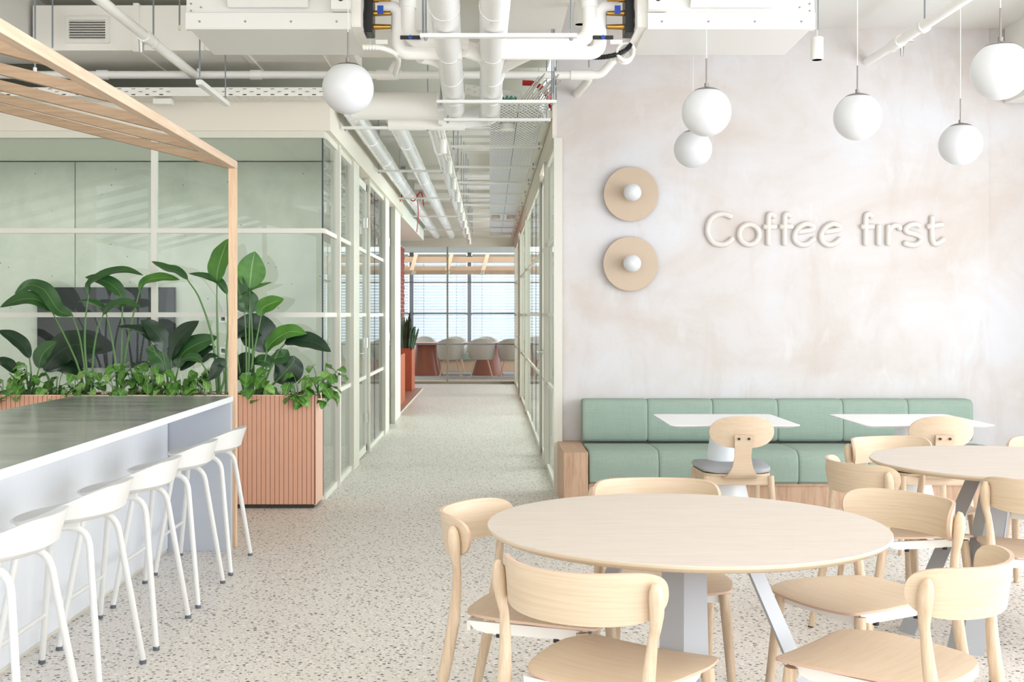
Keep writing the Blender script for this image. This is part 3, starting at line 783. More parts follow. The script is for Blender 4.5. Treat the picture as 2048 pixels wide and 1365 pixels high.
plant('philodendron', 'dark broad leaved philodendron low in front of the television', 120, 8.50, [
    ([(88, 742), (110, 712), (150, 690), (205, 700)], 66, 'leaf_d', [(112, 787), (98, 762)], (0, -.9, .4), .15),
    ([(168, 750), (145, 738), (120, 734), (92, 744)], 34, 'leaf_d', [(128, 787), (160, 766)], (0, -.7, .7), .2)])
plant('philodendron', 'dark philodendron with upright pointed leaves below the glass mullion', 340, 8.44, [
    ([(325, 706), (322, 680), (305, 656), (281, 641)], 38, 'leaf_d', [(338, 787), (334, 750)], (.5, -.9, .1), .15),
    ([(303, 684), (288, 666), (262, 657), (234, 654)], 20, 'leaf_d', [(334, 787), (322, 740), (312, 710)], (.1, -.6, .7), .35),
    ([(342, 722), (350, 690), (370, 665), (398, 642)], 44, 'leaf_d', [(342, 787), (342, 760)], (-.5, -.9, .1), .18),
    ([(356, 738), (365, 708), (395, 688), (436, 674)], 44, 'leaf_b', [(344, 787), (350, 765)], (-.2, -.9, .3), .15),
    ([(360, 742, .02), (380, 722, .02), (410, 702, .02), (432, 694, .02)], 32, 'leaf_d', None, (-.2, -.8, .5), .15),
    ([(333, 748), (326, 725), (310, 706), (292, 696)], 46, 'leaf_b', [(339, 787), (336, 765)], (.4, -.9, .2), .18)])
plant('philodendron', 'small philodendron with oval leaves left of the wooden post', 428, 8.34, [
    ([(404, 726), (392, 716), (376, 716), (362, 724)], 20, 'leaf_b', [(424, 787), (416, 750)], (0, -.8, .6), .15),
    ([(404, 726), (414, 716), (424, 712), (436, 714)], 16, 'leaf_d', None, (0, -.7, .7), .2),
    ([(448, 738, -.02), (440, 725, -.02), (430, 745, -.02), (416, 762, -.02)], 26, 'leaf_d', [(436, 787), (448, 760)], (0, -.9, .4), .1)])
plant('philodendron', 'large dark philodendron with broad heart shaped leaves at the right end of the planter', 505, 8.44, [
    ([(535, 706, .04), (520, 672, .04), (498, 655, .04), (468, 645, .04)], 74, 'leaf_d', [(512, 787), (532, 740)], (.3, -1, .1), .12),
    ([(532, 702), (548, 682), (580, 664), (614, 668)], 40, 'leaf_a', [(508, 787), (522, 750), (530, 720)], (-.2, -.8, .6), .25),
    ([(568, 688), (595, 680), (630, 686), (662, 704)], 38, 'leaf_d', [(516, 787), (540, 740), (556, 705)], (-.1, -.8, .6), .2),
    ([(588, 712), (582, 730), (568, 748), (548, 762)], 64, 'leaf_d', [(514, 787), (556, 760), (586, 725)], (.1, -1, .3), .08),
    ([(510, 714), (498, 722), (484, 738), (468, 760)], 56, 'leaf_d', [(504, 787), (508, 750)], (-.3, -.8, .4), .12),
    ([(470, 678), (485, 668), (505, 666), (524, 672)], 22, 'leaf_d', [(490, 787), (476, 720)], (0, -.7, .7), .15),
    ([(576, 700), (566, 712), (552, 716), (540, 716)], 34, 'leaf_b', None, (0, -.9, .4), .2),
    ([(545, 735), (535, 725), (520, 722), (505, 728)], 30, 'leaf_b', [(508, 787), (530, 760)], (0, -.8, .6), .2)])
# pothos
pleafs = []
def pothos_leaf(parent, m_):
    L = .1; return leaf(parent, [(0, 0, 0), (0, .03, .008), (0, .065, .004), (0, .10, -.014)], .078, M[m_], (0, 0, 1), .22, .62, .05, seg=8, peak=.36)
for m_ in ('leaf_p', 'leaf_v', 'leaf_p'):
    tmp = pothos_leaf(None, m_); pleafs.append(tmp.data); off = ROOTLOC[tmp.name]
    tmp.data.transform(Matrix.Translation(off)); bpy.data.objects.remove(tmp)
PD = [(8, 'leftmost green pothos in the planter, at the edge of the photo', 52, 10), (60, 'green pothos in the planter below the philodendron at the left', 62, 12), (112, 'green pothos in the planter, left of the tall leftmost stalks', 50, 11), (172, 'green pothos at the foot of the leftmost tall stalks', 60, 12), (236, 'pale variegated pothos right of the television stalks', 66, 14), (276, 'dense bright pothos spilling over the planter below the television', 80, 16), (318, 'variegated pothos with striped leaves below the glass mullion', 64, 13), (362, 'low green pothos left of the small philodendron', 52, 11), (402, 'bright round leaved pothos just left of the wooden post', 60, 9), (512, 'upright pothos just right of the wooden post', 56, 9), (600, 'green pothos among pale roots at the right of the planter', 46, 10), (645, 'light green pothos overhanging the right corner of the planter', 66, 15)]
for bx, lab, hp, nl in PD:
    Y = 8.34+random.uniform(-.02, .08); b = W(bx, 790, Y); b.z = PZS
    r = thing('pothos', lab, 'plant', b, 0, 'pothos along the planter')
    sm = MB()
    for k in range(nl+7):
        if bx == 645 and k < 7: dx = random.uniform(.0, .13)
        else: dx = random.uniform(-.085, .085)
        dy = random.uniform(-.12, .10); hz = random.uniform(-.02, hp*Y/F*.95)
        if dy < -.09: hz = min(hz, .07)
        if dy > 0: hz += .02
        p = Vector((dx, dy, hz))
        o = bpy.data.objects.new('leaf', pleafs[(k*7+bx) % 3 if k % 4 else 0]); COL.objects.link(o); o.parent = r; o.location = p
        az = math.atan2(dx, 1)*8+random.uniform(-1.2, 1.2)+PI
        o.rotation_euler = (random.uniform(-.2, -1.0), random.uniform(-.6, .6), az); s_ = random.uniform(.7, 1.15); o.scale = (s_, s_, s_)
        sm.tube(spline([(dx*.2, dy*.2, 0), (dx*.7, dy*.6, hz*.7+.01), p], 4), [.0028]*9, 5)
    if bx == 600:
        for k in range(12):
            dx = random.uniform(-.1, .06); sm.tube([(dx*.5, -.08, 0), (dx, -.09, .12)], .0025, 5)
    obj('stalks', sm, M['stalk'], r, local=True)

# ============================================================ BENCH
bn = thing('wall_bench', 'long wooden bench base with a wooden end block along the plaster wall', 'bench', (2.2, 8.6, 0))
BX0, BW = .702, .494; YF, YB = 8.2, 8.81
obj('plinth', MB().box(BX0, BX0+6*BW, YF+.04, WY-.002, 0, .165), M['bench_end'], bn)
obj('seat_board', MB().box(BX0, BX0+6*BW, YF+.03, WY-.002, .165, .18), M['bench_end'], bn)
obj('end_block', MB().box(.522, .695, YF+.01, WY-.002, 0, .405), M['bench_end'], bn, .002)
nm = ['leftmost', 'second from the left', 'third from the left', 'third from the right', 'second from the right', 'rightmost']
# a seat cushion: waterfall front, pillowy
def cushion(x0, x1, prof, ny):
    """profile closed polygon in (y,z), extruded along x with soft ends"""
    mb = MB(); n = len(prof); cy_ = sum(p[0] for p in prof)/n; cz = sum(p[1] for p in prof)/n
    st_ = [(0, .93), (.004, .965), (.012, .99), (.03, 1.0)]
    sec = [(x0+a, k) for a, k in st_]+[(x0+(x1-x0)*q, 1.004) for q in (.3, .5, .7)]+[(x1-a, k) for a, k in reversed(st_)]
    for x, k in sec:
        for y, z in prof:
            dy, dz = y-cy_, z-cz; q = 1-(1-k)*(.09/max(.03, math.hypot(dy, dz)))*1.6 if k < 1 else k
            mb.v.append(Vector((x, cy_+dy*q, cz+dz*q)))
    for i in range(len(sec)-1):
        for j in range(n):
            a, b = i*n+j, i*n+(j+1) % n; mb.f.append((a, b, b+n, a+n)); mb.mi.append(0)
    mb.f.append(tuple(reversed(range(n)))); mb.mi.append(0); o = (len(sec)-1)*n; mb.f.append(tuple(range(o, o+n))); mb.mi.append(0)
    return mb
seatp = [(YF+.03, .18), (YF+.005, .2), (YF, .30), (YF+.004, .35), (YF+.02, .385), (YF+.05, .408), (YF+.1, .418), (YF+.2, .42), (YF+.4, .416), (YF+.56, .408), (YF+.61, .395), (YF+.62, .37), (YF+.62, .2), (YF+.6, .181)]
backp = [(YB+.01, .42), (YB-.004, .44), (YB-.012, .5), (YB-.012, .64), (YB-.004, .70), (YB+.008, .722), (YB+.03, .735), (YB+.12, .737), (YB+.16, .73), (YB+.178, .71), (YB+.18, .5), (YB+.17, .425), (YB+.14, .412), (YB+.04, .410)]
for i in range(6):
    x0 = BX0+i*BW
    s_ = obj('seat_cushion', cushion(x0+.001, x0+BW-.001, seatp, 0), M['green']); tag(s_, 'sage green seat cushion on the wall bench, %s' % nm[i], 'cushion', 'sage green bench seat cushions')
    s_.rotation_euler = (0, 0, 0)
    b_ = obj('back_cushion', cushion(x0+.001, x0+BW-.001, backp, 0), M['green']); tag(b_, 'sage green back cushion against the plaster wall, %s' % nm[i], 'cushion', 'sage green bench back cushions')
# seat cushions need their front drop below the board
# ============================================================ WALL SCONCES + LETTERING
for i, (cx, cy0, bx, by, l) in enumerate(((1262, 388.5, 1265, 385, 'upper round beige disc wall lamp with a small white globe'), (1261, 528, 1264.5, 527, 'lower round beige disc wall lamp with a small white globe'))):
    p = W(cx, cy0, WY-.045); q = W(bx, by, WY-.16)
    t_ = thing('wall_lamp', l, 'lamp', (p.x, WY, p.z), 0, 'disc wall lamps left of the lettering')
    def ycyl(y0, y1, r, c, seg=64, r2=None): return MB().tube([(c.x, y0, c.z), (c.x, y1, c.z)], [r, r if r2 is None else r2], seg)
    obj('disc', ycyl(WY-.052, WY-.040, .211, p), M['disc'], t_, .002)
    obj('mount', ycyl(WY-.040, WY, .06, p, 32), M['darkmetal'], t_)
    obj('stem', ycyl(WY-.11, WY-.052, .025, p, 24), M['disc'], t_)
    g = MB(); g.lathe([(.0001, -.068)]+[(.068*math.cos(a), .068*math.sin(a)) for a in [math.radians(d) for d in range(-80, 90, 10)]]+[(.0001, .068)], q, 32)
    obj('globe', g, M['globe'], t_)
lt = thing('wall_lettering', 'raised handwritten lettering reading Coffee first on the plaster wall', 'sign', W(1648, 490, WY))
Z = lambda pts: [W(1380+x/3.793, 410+y/3.793, WY-.012) for x, y in pts]
LET = [('C', [[(312, 92), (275, 74), (235, 70), (185, 85), (147, 125), (131, 190), (145, 245), (180, 288), (232, 303), (282, 292), (322, 255)]], 0),
 ('o', [[(448+76*math.sin(a), 225-77*math.cos(a)) for a in [2*PI*k/18 for k in range(18)]]], 1),
 ('f', [[(640, 88), (618, 72), (600, 76), (594, 110), (593, 200), (593, 298)], [(562, 167), (648, 165)]], 0),
 ('f', [[(762, 88), (742, 72), (724, 76), (717, 110), (716, 200), (716, 298)], [(686, 167), (772, 165)]], 0),
 ('e', [[(822, 205), (870, 200), (925, 188), (936, 168), (905, 148), (865, 148), (822, 175), (792, 230), (800, 275), (840, 302), (890, 297), (940, 258)]], 0),
 ('e', [[(1024, 205), (1072, 200), (1127, 188), (1138, 168), (1107, 148), (1067, 148), (1024, 175), (994, 230), (1002, 275), (1042, 302), (1092, 297), (1142, 258)]], 0),
 ('f', [[(1382, 90), (1362, 72), (1340, 76), (1332, 110), (1331, 200), (1331, 298)], [(1302, 167), (1388, 165)]], 0),
 ('i', [[(1430, 160), (1430, 298)]], 0),
 ('r', [[(1505, 160), (1503, 298)], [(1508, 215), (1522, 178), (1548, 158), (1580, 162), (1592, 185)]], 0),
 ('s', [[(1742, 160), (1710, 148), (1668, 155), (1635, 182), (1650, 208), (1700, 220), (1742, 240), (1752, 270), (1720, 300), (1670, 304), (1627, 290)]], 0),
 ('t', [[(1836, 92), (1834, 180), (1836, 255), (1850, 290), (1880, 293), (1925, 262)], [(1803, 165), (1915, 150)]], 0)]
for nme, strokes, closed in LET:
    mb = MB()
    for s_ in strokes:
        P = Z(s_)
        if closed: mb.tube(P, .022, 12, closed=True, flat=(0, 1, 0))
        else:
            P = spline(P, 4) if len(P) > 2 else P
            a, b = P[0], P[-1]; da = (P[0]-P[1]).normalized(); db = (P[-1]-P[-2]).normalized()
            P = [a+da*.012, a+da*.008]+P+[b+db*.008, b+db*.012]
            mb.tube(P, [.010, .017]+[.022]*(len(P)-4)+[.017, .010], 12, flat=(0, 1, 0))
    obj('letter', mb, M['plaster_letter'], lt)

# ============================================================ GLOBE PENDANTS
def globe(px, py, rp, rod_top, label):
    Y = F*.27/(2*rp); c = W(px, py, Y); R = .135
    t_ = thing('globe_pendant', label, 'pendant lamp', c, 0, 'white globe pendants')
    zc = 3.6 if c.x > .53 else 3.8
    prof = [(.0001, -R)]+[(R*math.cos(math.radians(d)), R*math.sin(math.radians(d))) for d in range(-84, 66, 6)]+[(R*math.cos(math.radians(64)), R*math.sin(math.radians(64))-.004)]
    obj('globe', MB().lathe(prof, c, 48), M['globe'], t_)
    cap = [(R*1.012*math.cos(math.radians(d)), R*1.012*math.sin(math.radians(d))) for d in (60, 66, 72, 78, 84)]+[(.012, R*1.02), (.012, R*1.02+.02), (.004, R*1.02+.022)]
    obj('cap', MB().lathe(cap, c, 40), M['darkmetal'], t_)
    zt = c.z+R+.16
    obj('rod', MB().cyl((c.x, c.y, c.z+R), (c.x, c.y, zt), .0045, 10), M['darkmetal'], t_)
    obj('cable', MB().cyl((c.x, c.y, zt), (c.x, c.y, zc), .0022, 8), M['white'], t_)
    obj('ceiling_cup', MB().lathe([(.05, zc-.03), (.05, zc)], (c.x, c.y, 0), 24), M['white'], t_)
globe(696, 177, 51.5, 0, 'white globe pendant hanging at the corner of the glass room')
globe(1413, 224, 49, 0, 'large white globe pendant overlapping a smaller one, above the lettering start')
globe(1386, 298, 38, 0, 'smaller white globe pendant behind and below the overlapping one')
globe(1715, 234, 47, 0, 'white globe pendant hanging above the end of the lettering, middle of the right group')
globe(1921, 289, 42, 0, 'lowest white globe pendant at the right, on a long cable')
globe(2001, 142, 57.5, 0, 'largest white globe pendant cut by the right edge of the photo')
# ============================================================ TABLES AND CHAIRS
def make_chair():
    r = thing('dining_chair', 'x', 'chair', (0, 0, 0), 0, 'curved back ash chairs at the round tables')
    # seat, front towards +Y
    out = []
    ctrl = [(-.205, .185), (-.19, .212), (-.14, .224), (0, .228), (.14, .224), (.19, .212), (.205, .185), (.222, .10), (.214, 0), (.195, -.10), (.165, -.175), (.11, -.212), (0, -.222), (-.11, -.212), (-.165, -.175), (-.195, -.10), (-.214, 0), (-.222, .10)]
    P = spline([Vector((x, y, 0)) for x, y in ctrl+ctrl[:1]], 3)[:-1]
    outline = [(p.x, p.y) for p in reversed(P)]
    zf = lambda x, y: .010*(x/.2)**2-.006*(y/.2)**2*(1 if y > 0 else -.6)
    mb = MB(); n = len(outline); rings = [0, .35, .7, .93, 1.0]
    for side, dz in ((0, .456), (1, .443)):
        for q in rings:
            for x, y in outline:
                rz_ = -.003 if q == 1.0 and side == 0 else (.002 if q == 1.0 else 0)
                mb.v.append(Vector((x*max(q, .001), y*max(q, .001), dz+zf(x*q, y*q)+rz_)))
    K = len(rings)
    for side in (0, 1):
        for a in range(K-1):
            for i in range(n):
                j = (i+1) % n; o = side*K*n; f_ = (o+a*n+i, o+a*n+j, o+(a+1)*n+j, o+(a+1)*n+i)
                mb.f.append(f_ if side == 0 else f_[::-1]); mb.mi.append(0)
    for i in range(n):
        j = (i+1) % n; a = (K-1)*n; b = K*n+(K-1)*n
        mb.f.append((a+i, a+j, b+j, b+i)); mb.mi.append(1)
    obj('seat', mb, [M['ply'], M['ply_edge']], r, local=True)
    # backrest
    R = .256; yc = -.055; TH = math.radians(67.5)
    def Pb(u, v, dr=0):
        q = 2*u-1; th = q*TH; hh = (1-abs(q)**6)**(1/2.3)
        hh = max(hh, .05)
        zt = .702+.058*hh+.012*q*q; zb = .702-.072*hh+.010*q*q
        z = zb+(zt-zb)*v; lean = (z-.63)*.14
        return Vector(((R+dr)*math.sin(th), yc-(R+dr)*math.cos(th)-lean, z))
    def nb(u, v): th = (2*u-1)*TH; return Vector((-math.sin(th), math.cos(th), 0))
    ease = lambda u: .5-.5*math.cos(PI*u)*(abs(math.cos(PI*u))**-.25 if abs(math.cos(PI*u)) > 1e-6 else 1)
    mb = MB().sheet(lambda u, v: Pb(ease(u), v), 40, 8, .011, lambda u, v: nb(ease(u), v), 0, 1)
    obj('backrest', mb, [M['plyb'], M['ply_edge']], r, local=True)
    for s in (-1, 1):
        obj('leg', MB().tube([(s*.208, .212, 0), (s*.203, .205, .10), (s*.188, .182, .33), (s*.180, .172, .436)], [.012, .0145, .018, .0185], 14), M['ash'], r, local=True)
        pts = [(s*.215, -.315, 0), (s*.214, -.290, .12), (s*.208, -.245, .32), (s*.206, -.222, .45), (s*.211, -.212, .54), (s*.2175, -.208, .605), (s*.2235, -.208, .625), (s*.2285, -.211, .662), (s*.2300, -.214, .697), (s*.2290, -.217, .722), (s*.2265, -.219, .735), (s*.2220, -.219, .740)]
        rad = [.0125, .0155, .0185, .0185, .0155, .0125, .0135, .0175, .0195, .0165, .010, .003]
        obj('leg', MB().tube(pts, rad, 16), M['ash'], r, local=True)
    # white under frame with curved corners
    fr = MB()
    for s in (-1, 1):
        fr.add([(s*.172, -.19, .442), (s*.172, .165, .440), (s*.172, .15, .418), (s*.172, .12, .408), (s*.172, -.13, .408), (s*.172, -.17, .418),
                (s*.160, -.19, .442), (s*.160, .165, .440), (s*.160, .15, .418), (s*.160, .12, .408), (s*.160, -.13, .408), (s*.160, -.17, .418)],
               [(0, 1, 2, 3, 4, 5), (11, 10, 9, 8, 7, 6)]+[(i, (i+1) % 6, 6+(i+1) % 6, 6+i) for i in range(6)])
    fr.box(-.165, .165, .158, .170, .405, .438); fr.box(-.165, .165, -.195, -.183, .410, .442)
    fr.box(-.16, .16, -.02, .02, .43, .440)
    obj('seat_frame', fr, M['white_metal'], r, local=True)
    gl = MB()
    for x, y in ((-.166, -.09), (.166, -.09), (-.166, .09), (.166, .09)): gl.cyl((x, y, .398), (x, y, .409), .010, 10)
    obj('stacking_pad', gl, M['black'], r, local=True, kind='stuff')
    for x, y in ((-.208, .212), (.208, .212), (-.215, -.315), (.215, -.315)): obj('glide', MB().cyl((x, y, 0), (x, y, .006), .013, 12), M['black'], r, local=True)
    return r
ch = make_chair()
D = math.radians
CH = [((.335, 3.075), -35.6, 'ash chair, back to the camera, at the front left of the near round table'),
      ((.165, 3.665), -108, 'ash chair at the left side of the near round table, facing right'),
      ((1.055, 3.125), 47, 'ash chair in the right foreground, seat close to the camera'),
      ((1.222, 3.86), 118, 'ash chair at the right side of the near round table, facing left'),
      ((.612, 4.10), 180, 'ash chair behind the near round table, only its back showing above the top'),
      ((1.775, 4.995), -76, 'ash chair at the left side of the far round table'),
      ((2.06, 5.62), 199, 'ash chair behind the far round table, in front of the right white square table'),
      ((2.18, 4.60), -16, 'ash chair with its back to the camera at the right edge, before the far table'),
      ((2.72, 5.60), 147, 'ash chair behind the far round table at the right edge of the photo')]
for i, ((x, y), a, l) in enumerate(CH):
    if i == 0: ch.location = (x, y, 0); ch.rotation_euler = (0, 0, D(a)); ch['label'] = l
    else: dup(ch, (x, y, 0), D(a), l)

def round_table(cx, cy_, angs, label):
    r = thing('round_table', label, 'table', (cx, cy_, 0), 0, 'round wooden tables')
    R = .6; t_ = MB()
    prof = [(.0001, .722), (R-.018, .722), (R-.006, .728), (R, .735), (R, .742), (R-.0015, .744), (.0001, .744)]
    n = 128; vs, fs = [], []
    t_.lathe(prof[1:-1], (0, 0, 0), n)
    for k, p in enumerate(t_.f):
        zz = [t_.v[i].z for i in p]; t_.mi[k] = 0 if min(zz) > .7415 else 1
    obj('tabletop', t_, [M['top'], M['topedge']], r, local=True)
    obj('under_plate', MB().box(-.16, .16, -.16, .16, .708, .722), M['leg_grey'], r, local=True)
    for k, a in enumerate(angs):
        a = D(a); c, s_ = math.cos(a), math.sin(a); rad = Vector((c, s_, 0)); tan = Vector((-s_, c, 0))
        top, bot = rad*.15+Vector((0, 0, .712)), rad*.455
        # folded plate: two flanges meeting in an outward ridge
        def q(b, wd, dp): return [b-tan*wd+rad*0, b+rad*dp, b+tan*wd, b+tan*(wd-.012)-rad*.008, b+rad*(dp-.012), b-tan*(wd-.012)-rad*.008]
        T_, B_ = q(top, .062, .038), q(bot, .078, .045)
        obj('leg', MB().add(T_+B_, [(0, 1, 2, 3, 4, 5), (11, 10, 9, 8, 7, 6)]+[(i, 6+i, 6+(i+1) % 6, (i+1) % 6) for i in range(6)]), M['leg_grey'], r, local=True, smooth=False)
    return r
round_table(.592, 3.53, (-100, -10, 80, 170), 'large near round table with pale wooden top and grey metal legs')
round_table(2.28, 5.05, (178, -138, -20, 85), 'far round table with pale wooden top, cut by the right edge')

def make_bistro():
    r = thing('bistro_chair', 'x', 'chair', (0, 0, 0), 0, 'oval back chairs at the square tables')
    yb = -.245
    def Po(u, v):
        q = 2*u-1; w_ = 2*v-1
        x = .185*q; hh = .0925*(1-abs(q)**2.7)**(1/2.2); hh = max(hh, .004)
        z = .712+hh*w_; return Vector((x, yb-.05+.9*x*x*1.3-(z-.6)*.16, z))
    e = lambda u: .5-.5*math.cos(PI*u)
    mb = MB().sheet(lambda u, v: Po(e(u), v), 40, 8, .010, lambda u, v: Vector((0, 1, 0)))
    obj('backrest', mb, [M['ply'], M['ply_edge']], r, local=True)
    # stem: a tapered strip bending under the seat
    path = spline([(0, yb-.078, .698), (0, yb-.066, .64), (0, yb-.052, .57), (0, yb-.045, .51), (0, yb-.03, .468), (0, yb+.02, .448), (0, yb+.12, .445)], 4)
    wid = [.052, .050, .047, .060, .085, .10, .10]; n = len(path)
    def wv(u): 
        k = u*(len(wid)-1); i = min(int(k), len(wid)-2); return wid[i]+(wid[i+1]-wid[i])*(k-i)
    def Ps(u, v):
        k = v*(n-1); i = min(int(k), n-2); p = path[i].lerp(path[i+1], k-i); return Vector((p.x+(2*u-1)*wv(v), p.y, p.z))
    def Ns(u, v):
        k = v*(n-1); i = min(int(k), n-2); T = path[i+1]-path[i]; return Vector((0, T.z, -T.y)).normalized()
    obj('back_stem', MB().sheet(Ps, 6, 24, .010, Ns), [M['ply'], M['ply_edge']], r, local=True)
    for x in (-.028, .028): obj('screw', MB().tube([(x, yb-.093, .677), (x, yb-.079, .677)], .007, 12), M['black'], r, local=True)
    seat = roundrect(-.215, .215, -.20, .22, .09, 8)
    seat = [(x*(1-.10*(.22-y)/.42*(-1 if False else 1)), y) for x, y in seat]
    obj('seat_board', MB().poly(seat, .448, .460), [M['ply'], M['ply_edge']], r, local=True)
    pad = MB(); rings = [(1.0, .461), (1.015, .470), (1.0, .484), (.93, .492), (.6, .494), (0.01, .490)]
    for q, z in rings:
        for x, y in seat: pad.v.append(Vector((x*q, y*q, z+.010*(x*q/.2)**2)))
    k = len(seat)
    for a in range(len(rings)-1):
        for i in range(k): pad.f.append((a*k+i, a*k+(i+1) % k, (a+1)*k+(i+1) % k, (a+1)*k+i)); pad.mi.append(0)
    pad.f.append(tuple(reversed(range(k)))); pad.mi.append(0)
    obj('seat_pad', pad, M['greyfab'], r, local=True)
    ap = MB()
    ap.box(-.17, .17, -.195, -.170, .395, .448); ap.box(-.17, .17, .165, .19, .395, .448); ap.box(-.185, -.165, -.19, .18, .395, .448); ap.box(.165, .185, -.19, .18, .395, .448)
    obj('apron', ap, M['ply'], r, local=True, bevel=.004)
    for sx in (-1, 1):
        for sy in (-1, 1):
            obj('leg', MB().tube([(sx*.215, sy*.225, 0), (sx*.185, sy*.185, .448)], [.013, .021], 14), M['ash'], r, local=True)
    return r
bc = make_bistro()
bc.location = (1.437, 6.90, 0); bc['label'] = 'oval back wooden chair with a grey seat pad at the left white square table'
dup(bc, (2.575, 6.90, 0), 0, 'oval back wooden chair at the right white square table, mostly behind the far round table')

def square_table(cx, cy_, label):
    r = thing('square_table', label, 'table', (cx, cy_, 0), 0, 'white square pedestal tables')
    o_ = roundrect(-.378, .378, -.38, .38, .035, 6); n = len(o_)
    mb = MB(); rings = [(.90, .722), (.992, .733), (1.0, .736), (1.0, .739), (.997, .740), (.9, .740)]
    for q, z in rings: mb.v += [Vector((x*q, y*q, z)) for x, y in o_]
    for a in range(len(rings)-1):
        for i in range(n): mb.f.append((a*n+i, a*n+(i+1) % n, (a+1)*n+(i+1) % n, (a+1)*n+i)); mb.mi.append(0)
    mb.f.append(tuple(reversed(range(n)))); mb.f.append(tuple(range((len(rings)-1)*n, len(rings)*n))); mb.mi += [0, 0]
    obj('tabletop', mb, M['tabletop_white'], r, local=True)
    obj('pedestal', MB().lathe([(.21, 0), (.212, .006), (.205, .012), (.16, .24), (.10, .5), (.075, .66), (.07, .71)], (0, 0, 0), 40), M['ped'], r, local=True)
    obj('mounting_plate', MB().box(-.14, .14, -.14, .14, .708, .722), M['white'], r, local=True)
square_table(1.425, 7.10, 'left white square pedestal table in front of the green bench')
square_table(2.555, 7.10, 'right white square pedestal table in front of the green bench')

# ============================================================ FAR LOUNGE FURNITURE + NICHE PLANTERS
def make_arm():
    r = thing('armchair', 'x', 'chair', (0, 0, 0), 0, 'grey shell armchairs at the far lounge tables')
    NU, NV = 36, 8; vs, fs = [], []
    def P(a, j, off):
        c, s_ = math.cos(a), math.sin(a); back = max(0, -s_)
        front = max(0, s_); h = .86-.14*(1-back)-(.16*front**.5 if front > 0 else 0)
        if j < 3: q = (.02, .6, .95)[j]; return Vector((c*.25*q, s_*.25*q, .40+(.01 if off else 0)))
        u = (j-2)/5; z = .40+(h-.40)*u; e = 1+.12*math.sin(u*PI*.6)
        rr = (.265-(.05 if off else 0))*e; return Vector((c*rr, s_*rr-.02*u*back, z+(.0 if not off else -.004)))
    for off in (0, 1):
        for i in range(NU):
            for j in range(NV): vs.append(P(-PI+2*PI*i/NU, j, off))
    n0 = NU*NV
    for i in range(NU):
        k = (i+1) % NU
        for j in range(NV-1):
            fs.append((i*NV+j, i*NV+j+1, k*NV+j+1, k*NV+j)); fs.append((n0+i*NV+j, n0+k*NV+j, n0+k*NV+j+1, n0+i*NV+j+1))
        fs.append((i*NV+NV-1, n0+i*NV+NV-1, n0+k*NV+NV-1, k*NV+NV-1))
    obj('seat_shell', MB().add(vs, fs), M['armfab'], r, local=True)
    for sx in (-1, 1):
        for sy in (-1, 1): obj('leg', MB().tube([(sx*.24, sy*.24, 0), (sx*.13, sy*.13, .40)], [.012, .018], 8), M['farwood'], r, local=True)
    return r
ar = make_arm()
AR = [((901-980)*25.5/F, 25.5, 0, 'grey shell armchair, back to the corridor, left of the far glass mullion'), ((963-980)*25.5/F, 25.5, 0, 'grey shell armchair with its back to the corridor, right of the far mullion'), ((1022-980)*25.5/F, 25.5, 0, 'grey shell armchair half hidden by the right partition end'),
      ((848-980)*27.8/F, 27.8, PI, 'grey shell armchair behind the far table, leftmost of the back row'), ((910-980)*27.8/F, 27.8, PI, 'grey shell armchair behind the far table, middle of the back row'), ((972-980)*27.8/F, 27.8, PI, 'grey shell armchair behind the far table, rightmost of the back row')]
for i, (x, y, a, l) in enumerate(AR):
    if i == 0: ar.location = (x, y, 0); ar['label'] = l
    else: dup(ar, (x, y, 0), a, l)
lt2 = thing('lounge_table', 'long thin topped table on terracotta cone bases in the far lounge', 'table', (-.6, 26.6, 0))
obj('tabletop', MB().poly(roundrect(-2.2, 1.2, 26.15, 27.05, .05), .725, .745), M['terra_gloss'], lt2)
for x in ((853-980)*26.6/F, (975-980)*26.6/F):
    obj('cone_base', MB().lathe([(.37, 0), (.37, .02), (.30, .3), (.23, .725)], (x, 26.6, 0), 32), M['terra_gloss'], lt2)
lb = thing('lounge_bench', 'pale green cushioned bench with a wooden base under the far windows', 'bench', (-.6, 28.8, 0))
obj('base', MB().box(-4.5, 3, 28.55, 29.05, 0, .26), M['farwood'], lb)
for i in range(7): obj('seat_cushion', MB().box(-4.4+i*1.0, -3.42+i*1.0, 28.5, 29.05, .26, .44), M['green'], lb, .02)
for i in range(7): obj('back_cushion', MB().box(-4.4+i*1.0, -3.42+i*1.0, 28.95, 29.08, .44, .70), M['green'], lb, .02)
def tall_planter(x0, x1, y0, y1, zt, label):
    r = thing('tall_planter', label, 'planter', ((x0+x1)/2, (y0+y1)/2, .01))
    obj('body', MB().box(x0, x1, y0, y1, .01, zt-.03), M['terra_dark'], r, .004)
    obj('rim', MB().box(x0, x0+.02, y0, y1, zt-.03, zt).box(x1-.02, x1, y0, y1, zt-.03, zt).box(x0, x1, y0, y0+.02, zt-.03, zt).box(x0, x1, y1-.02, y1, zt-.03, zt), M['terra_dark'], r)
    obj('soil', MB().box(x0+.02, x1-.02, y0+.02, y1-.02, zt-.04, zt-.025), M['soil'], r)
tall_planter(-1.69, -1.40, 20.8, 21.6, .78, 'tall orange planter holding the snake plant at the far left of the corridor')
tall_planter(-1.69, -1.354, 17.6, 18.5, .77, 'nearer tall orange planter beside the white corridor wall end')
